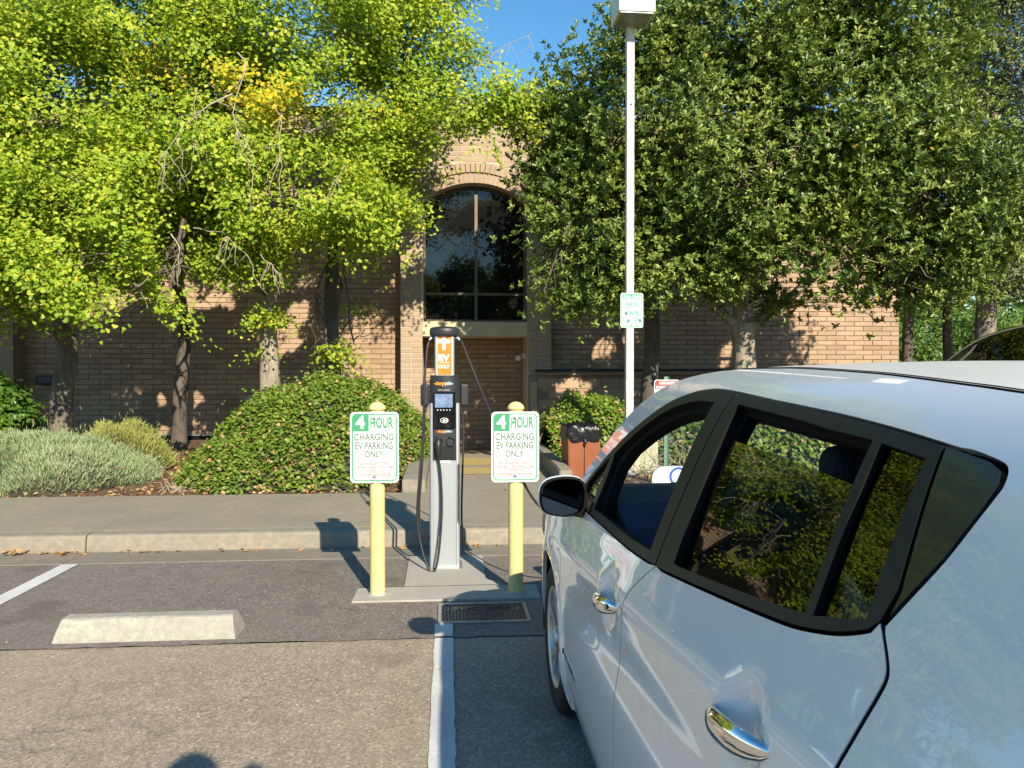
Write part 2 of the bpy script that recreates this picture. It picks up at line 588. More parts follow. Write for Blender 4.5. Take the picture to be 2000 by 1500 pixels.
def wavy_strip(name, mat, x0, x1, ya, yb, z, step=.12, amp=.006, axis='x'):
    """a sheet with a slightly ragged outline"""
    vs, fs = [], []
    n = int((x1 - x0) / step) if axis == 'x' else int((yb - ya) / step)
    for i in range(n + 1):
        t_ = i / n
        if axis == 'x':
            x = x0 + (x1 - x0) * t_
            vs += [(x, ya + random.uniform(-amp, amp), z), (x, yb + random.uniform(-amp, amp), z)]
        else:
            y = ya + (yb - ya) * t_
            vs += [(x0 + random.uniform(-amp, amp), y, z), (x1 + random.uniform(-amp, amp), y, z)]
        if i:
            k = 2 * i
            fs.append([k - 2, k, k + 1, k - 1])
    return struct(M().add(vs, fs).obj(name, mat))


wavy_strip('patched_asphalt', 'asphalt_new', -30, 30, 4.262, 6.13, .006, .07, .013)
YC = 6.48                                          # kerb face
gm = M()
xs = [-40] + [-2.92 + 3.0 * k for k in range(-10, 12)] + [40]
for a, b in zip(xs, xs[1:]):
    gm.box(a + .004, b - .004, 6.115, YC + .01, -.2, .012)
struct(gm.obj('gutter', 'gutter'))
# kerb and sidewalk: every slab between two joints is a piece of its own
walk = struct(M().box(-40, 40, YC + .05, 8.5, -.3, .135).obj('sidewalk', 'walk'))
for a, b in zip(xs, xs[1:]):
    kb = M()
    prof = [(YC + .012, -.05), (YC, .02), (YC + .012, .125), (YC + .022, .142), (YC + .045, .150), (YC + .17, .152), (YC + .17, -.05)]
    kb.prism([(y, z) for y, z in prof], a + .006, b - .006, axis='x')
    kb.obj('kerb_stone', 'curb', walk)
    sb = M().box(a + .006, b - .006, YC + .172, 8.5, .05, .152, bev=.006)
    sb.obj('paving_slab', 'walk', walk)
# concrete pad with neck under the charging station
pad = M()
pad.prism([(-.61, 4.945), (.60, 4.935), (.60, 5.235), (.40, 5.24), (.265, 5.41), (.275, 6.112), (-.302, 6.112), (-.295, 5.27), (-.32, 5.245), (-.60, 5.235)], -.1, .018, axis='z')
struct(pad.obj('concrete_pad', 'pad'))
struct(M().box(-.60, .60, 5.243, 5.249, .0195, .0205).obj('pad_joint', 'castiron'))
wavy_strip('stall_line', 'linepaint', -.074, .028, 4.27, 4.485, .011, .05, .003, 'y')
wavy_strip('stall_line', 'linepaint', -.074, .028, -3.5, 4.26, .005, .05, .004, 'y')
wavy_strip('stall_line', 'linepaint', -2.925, -2.805, 4.27, 6.10, .011, .05, .003, 'y')
wavy_strip('stall_line', 'linepaint', -2.925, -2.805, -3.5, 4.26, .005, .05, .004, 'y')
wavy_strip('stall_line', 'linepaint', 2.80, 2.90, 4.27, 6.10, .011, .05, .003, 'y')
wavy_strip('stall_line', 'linepaint', 2.80, 2.90, -3.5, 4.26, .005, .05, .004, 'y')
# planting beds and the sunken entry path between them
bedm = M()
bedm.box(-60, -.42, 8.505, 40, -.6, .115)
bedm.box(1.42, 60, 8.505, 60, -.6, .115)
struct(bedm.obj('planting_bed', 'soil'))
struct(M().box(-.42, 1.42, 8.505, 10.6, -.6, .150).obj('entry_path', 'walk'))
st = struct(M().box(-.42, 1.42, 10.605, 13.1, -.6, .0).obj('entry_step', 'walk'))
M().box(-.42, 1.42, 13.105, 16.4, -.6, -.18).obj('lower_landing', 'walk', st)
M().sheet(-.25, 1.30, 9.9, 10.58, .155).obj('worn_yellow_band', 'yellowstep', st)
M().sheet(-.25, 1.30, 12.1, 13.08, .005).obj('worn_yellow_band', 'yellowstep', st)

# low concrete cheek walls beside the entry path
def cheek(label, x0, x1, ya, yb, h0, h1, drop):
    poly = [(ya, .0), (ya, h0), (ya + .25, h0 + .02), (yb, h1), (yb, drop)]
    o = M().prism(poly, x0, x1, axis='x').obj('cheek_wall', 'curb')
    bm = bmesh.new()
    bm.from_mesh(o.data)
    bmesh.ops.bevel(bm, geom=bm.edges[:], offset=.012, segments=2, affect='EDGES')
    bm.to_mesh(o.data)
    bm.free()
    tag(o, label, 'low wall', 'low walls beside the entry path')


cheek('low concrete cheek wall with blunt front end beside the ivy mound', -.50, -.245, 8.53, 14.5, .285, .36, -.5)
cheek('low concrete cheek wall between entry path and brown waste bin', 1.31, 1.46, 8.95, 14.3, .315, .40, -.5)

# ------------------------------------------------------------------ the brick building
YW, YB = 15.8, 15.3
bld = thing('brick_building', 'tan slump block building with tall arched window behind the trees', 'building', (0, 0, 0))
core = M()
core.box(-8.3, -.90, YW + .012, YW + 8, -.5, 6.66)
core.box(2.06, 9.66, YW + .012, YW + 8, -.5, 6.66)
core.box(-.90, 2.06, 16.42, YW + 8, -.5, 6.66)
core.obj('wall', 'mortar', bld)
# arched bay: piers and spandrel
hs, zs, rise = 1.045, 4.80, .40
AR = (hs * hs + rise * rise) / (2 * rise)
acx, acz = .55, zs + rise - AR
a0 = math.asin(hs / AR)
arc = [(acx + AR * math.sin(-a0 + 2 * a0 * k / 28), acz + AR * math.cos(-a0 + 2 * a0 * k / 28)) for k in range(29)]
bay = M()
bay.box(-.918, -.497, YB + .012, 16.42, -.5, zs - .001)
bay.box(1.597, 2.068, YB + .012, 16.42, -.5, zs - .001)
bay.prism([(-.918, zs), (-.918, 6.66)] + [(2.068, 6.66), (2.068, zs)] + [(x, z) for x, z in arc[::-1]], YB + .012, 16.42)
bay.obj('arched_bay', 'mortar_l', bld)
cap = M()
cap.box(-8.32, -.94, YW - .05, YW + 8, 6.665, 6.78)
cap.box(-.94, 2.09, YB - .05, YW + 8, 6.668, 6.785)
cap.box(2.09, 9.70, YW - .05, YW + 8, 6.665, 6.78)
cap.obj('roof_edge_cap', 'darkmetal', bld)

BH, BL = .1016, .4064


def courses(x0, x1, z0, z1, off=0.):
    out = []
    n = int(round((z1 - z0) / BH))
    for i in range(n):
        z = z0 + i * BH
        x = x0 - (BL / 2 if i % 2 else 0) - off
        while x < x1 - .02:
            a, b = max(x, x0), min(x + BL, x1)
            if b - a > .04:
                out.append((a, b, z))
            x += BL
    return out


def brick_shape(a, b, z, y, h=BH, j=.013, proud=None, depth=.05):
    """one slump block: slightly sagged, uneven face"""
    p = random.uniform(.010, .019) if proud is None else proud
    e = lambda: random.uniform(-.0022, .0022)
    x0, x1, z0, z1 = a + j / 2, b - j / 2, z + j / 2, z + h - j / 2
    yf, yb = y - p, y + depth
    c = .006
    vs = [(x0 + e(), yf + c, z0 + e()), (x1 + e(), yf + c, z0 + e()), (x1 + e(), yf + c, z1 + e()), (x0 + e(), yf + c, z1 + e()),
          (x0 + c, yf + e() * .7, z0 + c), (x1 - c, yf + e() * .7, z0 + c), (x1 - c, yf + e() * .7, z1 - c), (x0 + c, yf + e() * .7, z1 - c),
          (x0, yb, z0), (x1, yb, z0), (x1, yb, z1), (x0, yb, z1)]
    fs = [[4, 5, 6, 7], [0, 1, 5, 4], [1, 2, 6, 5], [2, 3, 7, 6], [3, 0, 4, 7], [8, 9, 1, 0], [9, 10, 2, 1], [10, 11, 3, 2], [11, 8, 0, 3]]
    return vs, fs


# bricks that show clearest stay single; their meshes are shared between alike pieces
shapes = []
for k in range(7):
    vs, fs = brick_shape(-BL / 2, BL / 2, 0, 0)
    o = M().add(vs, fs).obj('brick', 'brick')
    shapes.append(o.data)
    bpy.data.objects.remove(o)
left, right = courses(-8.25, -.925, .10, 6.64), courses(2.075, 9.65, .10, 6.64, .13)
rec = courses(-.49, 1.59, -.18, 2.14, .07)
single, mass = [], M()
for a, b, z in left + right:
    full = b - a > BL - .01
    vis = (-7.2 < a < -1.3 and .75 < z < 2.35) if a < 0 else (5.6 < a < 9.3 and 1.45 < z < 2.5)
    if full and vis and len(single) < 262:
        single.append((a, b, z))
    else:
        mass.add(*brick_shape(a, b, z, YW + .012))
for a, b, z in rec:
    mass.add(*brick_shape(a, b, z, 16.42))
mo = mass.obj('brick_courses', 'brick_s', bld)
mo['kind'] = 'stuff'
for i, (a, b, z) in enumerate(single):
    o = bpy.data.objects.new('brick', shapes[i % 7])
    o.location = ((a + b) / 2, YW + .012, z)
    o.parent = bld
    COL.objects.link(o)
# stack bonded pilasters either side of the arch, returns included
pl = M()
for x0, x1, nn in ((-.92, -.497, 2), (1.597, 2.07, 2)):
    wdt = (x1 - x0) / nn
    for i in range(int((zs - .02 + .4) / BH)):
        z = -.4 + i * BH
        for k in range(nn):
            pl.add(*brick_shape(x0 + k * wdt, x0 + (k + 1) * wdt, z, YB + .012, proud=random.uniform(.006, .012)))
# running bond above the arch rings
RO = AR + .40
for i in range(int((6.62 - zs) / BH) + 1):
    z = zs + i * BH
    if z + BH > 6.65:
        break
    for a, b, zz in courses(-.92, 2.07, z, z + BH, (BL / 2 if i % 2 else 0)):
        def zo(x):
            q = RO * RO - (x - acx) ** 2
            return acz + math.sqrt(q) if q > 0 else -9
        lo = z - .01
        if zo(a) > lo and zo(b) > lo and zo((a + b) / 2) > lo:
            continue
        if zo(a) > lo or zo(b) > lo:
            xx = acx + math.copysign(math.sqrt(max(RO * RO - (z + BH * .3 - acz) ** 2, 0)), (a + b) / 2 - acx)
            if xx > acx:
                a = max(a, xx)
            else:
                b = min(b, xx)
            if b - a < .06:
                continue
        pl.add(*brick_shape(a, b, z, YB + .012, proud=random.uniform(.006, .012)))
po = pl.obj('bay_brick_courses', 'pil', bld)
po['kind'] = 'stuff'
# two rings of soldier bricks: the outer one stands proud
for ring, (r0, r1, proud) in enumerate(((AR + .004, AR + .196, .016), (AR + .206, AR + .398, .05))):
    nb = 27 + 3 * ring
    aa = a0 + (.03 if ring == 0 else .055)
    for k in range(nb):
        t0_, t1_ = -aa + 2 * aa * k / nb + .004, -aa + 2 * aa * (k + 1) / nb - .004
        pts = [(acx + r * math.sin(t_), acz + r * math.cos(t_)) for r, t_ in ((r0, t0_), (r0, t1_), (r1, t1_), (r1, t0_))]
        if min(p[0] for p in pts) < -.92 or max(p[0] for p in pts) > 2.07:
            continue
        M().prism(pts, YB + .012 - proud - random.uniform(0, .004), YB + .08).obj('arch_brick', 'archb', bld)
# tall arched window: frame, bars and four panes
YG = 15.62
win = M()
win.box(-.497, -.437, YG - .03, YG + .05, 2.47, zs + .06)
win.box(1.537, 1.597, YG - .03, YG + .05, 2.47, zs + .06)
win.box(-.437, 1.537, YG - .03, YG + .05, 2.47, 2.52)
vs, fs = [], []
for x, z in arc:
    s_ = (AR - .07) / AR
    vs += [(x, YG - .03, z), (acx + (x - acx) * s_, YG - .03, acz + (z - acz) * s_), (x, YG + .05, z), (acx + (x - acx) * s_, YG + .05, acz + (z - acz) * s_)]
for i in range(28):
    k = 4 * i
    fs += [[k, k + 4, k + 5, k + 1], [k + 1, k + 5, k + 7, k + 3]]
win.add(vs, fs)
wo = win.obj('arched_window', 'bronze', bld)
M().box(.547, .607, YG - .035, YG + .04, 2.52, 5.14).obj('window_bar', 'bronze', wo)
M().box(-.437, .546, YG - .034, YG + .04, 3.01, 3.06).obj('window_bar', 'bronze', wo)
M().box(.608, 1.537, YG - .034, YG + .04, 3.01, 3.06).obj('window_bar', 'bronze', wo)
gp = lambda x0, x1, z0, z1: M().box(x0, x1, YG, YG + .012, z0, z1)
gp(-.437, .546, 2.52, 3.01).obj('pane', 'winglass', wo)
gp(.608, 1.537, 2.52, 3.01).obj('pane', 'winglass', wo)
for sgn in (-1, 1):
    xs_ = [.546 + (-.983) * k / 14 for k in range(15)] if sgn < 0 else [.608 + .929 * k / 14 for k in range(15)]
    top = [(x, acz + math.sqrt((AR - .03) ** 2 - (x - acx) ** 2)) for x in xs_]
    M().prism([(xs_[0], 3.06)] + top + [(xs_[-1], 3.06)], YG + .001 * sgn, YG + .012).obj('pane', 'winglass', wo)
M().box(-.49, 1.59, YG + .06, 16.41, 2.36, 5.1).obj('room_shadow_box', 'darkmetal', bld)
M().box(-.494, 1.594, YB + .03, 16.40, 2.17, 2.465, bev=.006).obj('cream_lintel', 'beam', bld)
M().box(-.515, -.475, YB + .002, YG - .035, 2.47, 4.78).obj('lit_reveal_strip', 'beam', bld)  # cream colour stands in for sunlight on the left window reveal
M().box(-9.4, -8.22, YW - .42, YW + 8, -.5, 6.6).obj('stucco_pier', 'stucco', bld)
# small fixtures
fx = M().box(-7.95, -7.60, YW - .17, YW + .01, 1.22, 1.40, bev=.03, seg=2)
fx.obj('wall_lamp', 'darkmetal', bld)
vt = M().box(-4.05, -3.83, YW - .03, YW + .01, .83, .99, bev=.006)
for k in range(5):
    vt.box(-4.03, -3.85, YW - .036, YW - .029, .85 + k * .028, .862 + k * .028)
vt.obj('wall_vent', 'steel', bld)
fl = M().box(-7.2, -4.2, YW - .05, YW + .01, .20, .225)
fl.obj('base_flashing', 'steel', bld)
M().box(-7.2, -4.2, YW - .02, YW + .01, .02, .195).obj('dark_base_strip', 'trimsoft', bld)  # black strip along the wall foot, below the flashing
sc_l = M().tube([(1.50, 15.75, 1.78), (1.42, 15.55, 1.74)], [.05, .055], 12)
sc_l.box(1.52, 1.60, 15.70, 15.80, 1.74, 1.84)
sc_l.obj('flood_lamp', 'lampwhite', bld)
M().lathe([(.001, -.08), (.05, -.06), (.08, 0), (.05, .06), (.001, .08)], (-.36, 16.2, 2.05), 16).obj('globe_lamp', 'globe', bld)

# low screen wall in front of the right half of the building
lw = thing('screen_wall', 'low grey brown block wall with dark pipe rail beside the entry', 'wall', (0, 0, 0))
M().box(1.72, 6.75, 14.71, 14.88, -.3, 1.40).obj('wall_core', 'mortar', lw)
sw = []
for k in range(4):
    vs, fs = brick_shape(-.2032, .2032, 0, 0, h=.2032, proud=.01)
    o = M().add(vs, fs).obj('block', 'brick')
    sw.append(o.data)
    bpy.data.objects.remove(o)
for i in range(6):
    x = 1.72 + (0 if i % 2 else -.2032) + .2032
    while x < 6.75:
        if x - .2032 >= 1.70 and x + .2032 <= 6.76:
            o = bpy.data.objects.new('block', random.choice(sw))
            o.location = (x, 14.71, .13 + i * .2032)
            o.parent = lw
            COL.objects.link(o)
        x += .4064
M().box(1.66, 6.80, 14.64, 14.92, 1.402, 1.45, bev=.015, seg=2).obj('coping', 'stucco', lw)
M().box(1.60, 1.715, 14.66, 14.90, -.3, 1.28, bev=.02, seg=2).obj('end_post', 'pil', lw)
rl = M().tube([(1.66, 14.62, 1.49), (3.2, 14.62, 1.50), (5.0, 14.62, 1.505), (6.72, 14.62, 1.515)], .028, 8)
for k in range(6):
    rl.tube([(1.9 + k * .95, 14.62, 1.50), (1.9 + k * .95, 14.70, 1.43)], .012, 6)
rl.obj('pipe_rail', 'darkmetal', lw)

# ------------------------------------------------------------------ sign plates
def plate(root, w, h, r, cx, cz, y, mat, thick=.003):
    o = M().prism(rrect(w, h, r, 7, cx, cz), y, y + thick, 'y').obj('sign_plate', mat, root)
    return o


def ring(root, w, h, r, t_, cx, cz, y, mat, name='border'):
    a, b = rrect(w, h, r, 7, cx, cz), rrect(w - 2 * t_, h - 2 * t_, max(r - t_, .002), 7, cx, cz)
    n = len(a)
    vs = [(p[0], y, p[1]) for p in a] + [(p[0], y, p[1]) for p in b]
    fs = [[i, (i + 1) % n, n + (i + 1) % n, n + i] for i in range(n)]
    return M().add(vs, fs).obj(name, mat, root)


def bolt(root, x, z, y, r=.011):
    return M().lathe([(r, .0), (r, -.003), (r * .72, -.0035), (r * .7, -.009), (.0005, -.0105)], (x, y, z), 10, 'y').obj('bolt', 'steel', root)


def bollard(label, loc, dx, mark):
    t = thing('sign_bollard', label, 'bollard', loc, 0, 'yellow bollards with charging signs')
    n = 28
    p = M().lathe([(.049, -.02), (.049, .006), (.0492, .5), (.049, 1.205)], n=n)
    p.obj('post', 'yellow', t)
    M().lathe([(.0005, 1.262), (.018, 1.260), (.036, 1.251), (.050, 1.237), (.0565, 1.220), (.0565, 1.212), (.050, 1.210), (.0485, 1.206)], n=n).obj('post_cap', 'yellow', t)
    M().lathe([(.062, .0), (.060, .006), (.050, .009)], n=n).obj('base_collar', 'pad', t)
    y = -.056
    cx, cz = dx, .968
    s = .312 / 710
    X = lambda px: cx + (px - 560) * s
    Z = lambda py: cz - (py - 722) * s
    pl_ = plate(t, .312, .460, .028, cx, cz, y, 'white')
    ring(pl_, .290, .438, .032, .008, cx, cz, y - .0008, 'green')
    g = [(X(478), Z(485)), (X(478), Z(222)), (X(300), Z(222))]
    for k in range(5):
        a = R(90 + 90 * k / 4)
        g.append((X(300) + 62 * s * math.cos(a), Z(284) + 62 * s * math.sin(a)))
    g.append((X(238), Z(485)))
    M().add([(a, y - .0012, b) for a, b in g], [list(range(len(g)))]).obj('corner_field', 'green', pl_)
    for st_, x0, x1, z0, z1, m, b in (('4', 283, 420, 250, 447, 'whitetext', .025), ('HOUR', 500, 835, 272, 440, 'green', .03),
                                     ('CHARGING', 262, 838, 512, 620, 'greytext', .022), ('EV PARKING', 280, 828, 640, 750, 'greytext', .022),
                                     ('ONLY', 415, 690, 770, 870, 'greytext', .022), ('NON-ELECTRIC', 318, 790, 938, 980, 'redtext', .03),
                                     ('VEHICLES WILL BE', 275, 840, 991, 1035, 'redtext', .03), ('TOWED AT', 400, 712, 1046, 1090, 'redtext', .03),
                                     ("OWNER'S EXPENSE", 300, 808, 1100, 1147, 'redtext', .03)):
        text('lettering', st_, X(x0), X(x1), Z(z1), Z(z0), y - .0016, m, pl_, b)
    M().box(X(285), X(822), y - .0016, y - .001, Z(909), Z(902)).obj('rule_line', 'greytext', pl_)
    bolt(pl_, X(552), Z(290), y - .001)
    bolt(pl_, X(558), Z(1150), y - .001)
    M().box(-.03, .03, y + .003, -.045, cz - .2, cz + .2).obj('mount_strip', 'steel', t)
    return t


bollard('yellow bollard with charging sign in front of the ivy mound, left of the charger', (-.460, 5.10, .018), -.012, 0)
bollard('yellow bollard with charging sign beside the white car, right of the charger', (.448, 5.06, .018), -.008, 1)

# ------------------------------------------------------------------ charging station
ch = thing('charging_station', 'tall silver and black two cable electric vehicle charging station', 'charger', (-.022, 5.78, .018))
Zy = lambda py: 1.48 - (py - 725) * .00381 - .018
Xp = lambda px: (px - 867.5) * .00381
bp = M().box(-.13, .13, -.10, .14, -.012, .004)
bp.obj('base_plate', 'steel', ch)
# fluted front panel between two rounded side columns
fp = M()
nfl = 16
for k in range(nfl):
    xa, xb = -.086 + .172 * k / nfl, -.086 + .172 * (k + 1) / nfl
    fp.prism([(xa + .0012, -.050), (xa + .003, -.0555), (xb - .003, -.0555), (xb - .0012, -.050)], .0, Zy(897), axis='z')
fp.box(-.086, .086, -.050, .045, .0, Zy(897))
fp.obj('fluted_panel', 'aluminium', ch)
for s_ in (-1, 1):
    pr = [(s_ * .112, -.02), (s_ * .109, -.045), (s_ * .100, -.058), (s_ * .087, -.060), (s_ * .087, .06), (s_ * .100, .058), (s_ * .109, .045)]
    M().prism(pr if s_ > 0 else pr[::-1], .0, Zy(787), 'z').obj('side_column', 'aluminium', ch)
hd = M()


def dprof(w, yf, yb, n=10):
    """plan outline with a bowed front"""
    p = []
    for k in range(n + 1):
        a = -1 + 2 * k / n
        p.append((a * w, yf + (abs(a) ** 2.4) * .045))
    p += [(w, yb), (-w, yb)]
    return p


hd.prism(dprof(.112, -.085, .075), Zy(788), Zy(742), 'z')
hd.prism(dprof(.106, -.079, .07), Zy(742), Zy(733), 'z')
hd.prism([(-.087, -.066), (.087, -.066), (.087, .06), (-.087, .06)], Zy(897), Zy(788), 'z')
hd.prism(dprof(.112, -.085, .075)[:11] + [(.112, -.03), (-.112, -.03)], Zy(792), Zy(788), 'z')
hd.obj('head_unit', 'blackplastic', ch)
M().box(-.080, .080, -.0925, -.080, Zy(835), Zy(765), bev=.004).obj('screen_bezel', 'blackgloss', ch)
M().box(Xp(849), Xp(883), -.0940, -.0922, Zy(795), Zy(769)).obj('display_screen', 'screen', ch)
for k in range(5):
    M().lathe([(.0048, 0), (.004, -.002), (.0003, -.003)], (Xp(854) + k * .0225, -.0925, Zy(800)), 8, 'y').obj('key_button', 'whitetext', ch)
sy = M()
a, b = [], []
for k in range(24):
    an = 2 * math.pi * k / 24
    a.append((.030 * math.cos(an), .019 * math.sin(an)))
    b.append((.0265 * math.cos(an), .0158 * math.sin(an)))
c_ = (Xp(867), Zy(820))
sy.add([(c_[0] + p[0], -.0931, c_[1] + p[1]) for p in a + b], [[i, (i + 1) % 24, 24 + (i + 1) % 24, 24 + i] for i in range(24)])
sy.add([(c_[0] - .016, -.0932, c_[1] - .002), (c_[0] - .004, -.0932, c_[1] + .008), (c_[0] + .004, -.0932, c_[1] + .006), (c_[0] + .004, -.0932, c_[1] - .008), (c_[0] - .006, -.0932, c_[1] - .009)], [[0, 1, 2, 3, 4]])
for r_ in (.012, .018, .024):
    q = [(r_ * math.cos(R(a_)), r_ * math.sin(R(a_))) for a_ in (-35, -12, 12, 35)]
    q2 = [(x * .86, z * .86) for x, z in q]
    sy.add([(c_[0] - .002 + p[0], -.0932, c_[1] + p[1]) for p in q + q2], [[i, i + 1, 5 + i, 4 + i] for i in range(3)])
sy.obj('contactless_symbol', 'whitetext', ch)


def logo(py0, py1, xa, xm, xb, y):
    text('lettering', 'charge', xa, xm, Zy(py1), Zy(py0), y, 'orangetext', ch, .03)
    text('lettering', 'point', xm + .001, xb, Zy(py1), Zy(py0), y, 'bluetext', ch, .02)
    zc = (Zy(py0) + Zy(py1)) / 2
    M().box(xa - .012, xa - .002, y - .0006, y, zc - .0015, zc + .0018).obj('logo_mark', 'orangetext', ch)
    lm = M().box(xb + .001, xb + .012, y - .0006, y, zc - .0015, zc + .0018)
    lm.box(xb + .005, xb + .008, y - .0007, y, zc - .006, zc + .006)
    lm.obj('logo_mark', 'bluetext', ch)


logo(744.5, 754, Xp(850), Xp(868.5), Xp(881), -.0875)
text('lettering', 'LEVEL 2 CHARGER', Xp(855), Xp(877), Zy(762.2), Zy(760.5), -.0868, 'whitetext', ch)
M().box(-.082, .082, -.074, -.066, Zy(872), Zy(836), bev=.003).obj('holster_panel', 'blackplastic', ch)
logo(838.5, 845.5, Xp(854.5), Xp(868), Xp(879), -.0745)
for xx in (856, 879):
    hc = M().lathe([(.0, -.070), (.024, -.070), (.026, -.076), (.029, -.092), (.032, -.092), (.033, -.074)], (Xp(xx), 0, Zy(861)), 20, 'y')
    hc.box(Xp(xx) - .018, Xp(xx) + .018, -.089, -.072, Zy(853), Zy(850), bev=.004)
    hc.obj('plug_holster', 'blackplastic', ch)
vg = M()
for k in range(6):
    vg.box(-.080, .080, -.076, -.066, Zy(895.5 - k * 4), Zy(893 - k * 4), bev=.002)
vg.obj('vent_louvre', 'blackplastic', ch)
M().box(-.045, .045, -.0572, -.0556, Zy(903.5), Zy(899)).obj('serial_label', 'whitetext', ch)
# upper column with the orange panel and cap
uc = M()
uc.prism([(-.073, -.02), (-.070, -.038), (-.060, -.046), (.060, -.046), (.070, -.038), (.073, -.02), (.073, .05), (-.073, .05)], Zy(735), Zy(655), 'z')
uc.obj('upper_column', 'aluminium', ch)
M().box(Xp(854), Xp(881), -.0475, -.0455, Zy(732), Zy(656)).obj('orange_panel', 'orange', ch)
cr = M()
cxx = Xp(866.3)
cr.add([(cxx + a, -.0482, b) for a, b in [(-.046, Zy(670.5)), (-.046, Zy(663.5)), (-.012, Zy(663.5)), (-.012, Zy(656.5)), (.012, Zy(656.5)), (.012, Zy(663.5)), (.046, Zy(663.5)), (.046, Zy(670.5)),
        (.012, Zy(670.5)), (.012, Zy(681)), (.008, Zy(683.5)), (.0, Zy(684.3)), (-.008, Zy(683.5)), (-.012, Zy(681)), (-.012, Zy(670.5))]], [list(range(15))])
cr.obj('plug_cross_emblem', 'whitetext', ch)
text('lettering', 'EV', Xp(856), Xp(877.5), Zy(705), Zy(692), -.0482, 'whitetext', ch, .04)
text('lettering', 'CHARGING', Xp(856.5), Xp(877), Zy(709.6), Zy(706.6), -.0482, 'whitetext', ch)
text('lettering', 'ONLY', Xp(856), Xp(877.5), Zy(719.5), Zy(712.3), -.0482, 'whitetext', ch, .025)
tc_ = M().lathe([(.0005, Zy(637)), (.06, Zy(637.8)), (.095, Zy(639.5)), (.108, Zy(642)), (.111, Zy(645)), (.111, Zy(654)), (.106, Zy(656)), (.07, Zy(656.5))], (0, 0, 0), 32, sy=.72)
tc_.obj('top_cap', 'blackplastic', ch)
for s_ in (-1, 1):
    M().tube([(s_ * .07, .0, Zy(658)), (s_ * .100, -.005, Zy(660)), (s_ * .112, -.01, Zy(664))], [.010, .013, .010], 10).obj('cable_outlet', 'steel', ch)
    hb = M().box(s_ * .115 if s_ > 0 else -.178, .178 if s_ > 0 else -.115, -.045, .055, Zy(793), Zy(750), bev=.014, seg=2)
    for k in range(3):
        hb.box(s_ * .146 - .020 + k * .002, s_ * .146 + .020 - k * .002, -.025 + k * .002, .015 - k * .002, Zy(797 + k * 3.4), Zy(794.5 + k * 3.4), bev=.004)
    hb.obj('cable_clamp_box', 'blackplastic', ch)


def smooth(pts, k=6):
    """Catmull-Rom through points"""
    P_ = [Vector(p) for p in pts]
    P_ = [P_[0] * 2 - P_[1]] + P_ + [P_[-1] * 2 - P_[-2]]
    out = []
    for i in range(1, len(P_) - 2):
        a, b, c, d = P_[i - 1:i + 3]
        for j in range(k):
            u = j / k
            out.append(.5 * ((2 * b) + (c - a) * u + (2 * a - 5 * b + 4 * c - d) * u * u + (3 * b - a - 3 * c + d) * u ** 3))
    out.append(P_[-2])
    return out


cl = [(-.112, -.01, Zy(664)), (-.127, -.03, Zy(680)), (Xp(829), -.05, Zy(740)), (Xp(827), -.055, Zy(800)), (Xp(824), -.06, Zy(870)), (Xp(818), -.08, Zy(940)), (Xp(814.5), -.08, Zy(1000)),
      (Xp(819), -.10, Zy(1045)), (Xp(829), -.13, Zy(1085)), (Xp(841), -.15, Zy(1109)), (Xp(851), -.15, Zy(1100)), (Xp(858), -.13, Zy(1055)), (Xp(862), -.105, Zy(990)), (Xp(860), -.095, Zy(930)), (Xp(856), -.09, Zy(895))]
M().tube(smooth(cl), .0085, 10).obj('charging_cable', 'cable', ch)
cl2 = [(Xp(828.5), -.005, Zy(800)), (Xp(827), -.005, Zy(850)), (Xp(823), -.02, Zy(920)), (Xp(818), -.03, Zy(990)), (Xp(822), -.04, Zy(1040)), (Xp(832), .0, Zy(1052)), (Xp(838), .03, Zy(1052))]
M().tube(smooth(cl2), .0075, 10).obj('charging_cable', 'cable', ch)
plug = M().tube([(Xp(856), -.088, Zy(896)), (Xp(855.5), -.098, Zy(885)), (Xp(855), -.108, Zy(872)), (Xp(855.5), -.104, Zy(860)), (Xp(856), -.086, Zy(857))], [.010, .017, .021, .021, .018], 12)
plug.obj('charging_plug', 'blackplastic', ch)
cl3 = [(Xp(903), -.005, Zy(800)), (Xp(904), -.01, Zy(860)), (Xp(902), -.02, Zy(930)), (Xp(900.5), -.01, Zy(1000)), (Xp(902), .02, Zy(1045)), (Xp(903), .05, Zy(1066)), (Xp(898), .06, Zy(1069))]
M().tube(smooth(cl3), .0075, 10).obj('charging_cable', 'cable', ch)
L_ = lambda x, y, z: (x + .022, y - 5.78, z - .018)
cl4 = [(.112, -.01, Zy(664)), L_(.105, 5.76, 1.70), L_(.155, 5.70, 1.57), L_(.24, 5.60, 1.35), L_(.31, 5.48, 1.17), L_(.40, 5.27, .93), L_(.50, 5.12, .745), L_(.575, 4.92, .625), L_(.72, 4.72, .52), L_(.92, 4.58, .50), L_(1.12, 4.47, .60), L_(1.27, 4.36, .74), L_(1.33, 4.27, .80)]
M().tube(smooth(cl4), .0085, 10).obj('charging_cable', 'cable', ch)

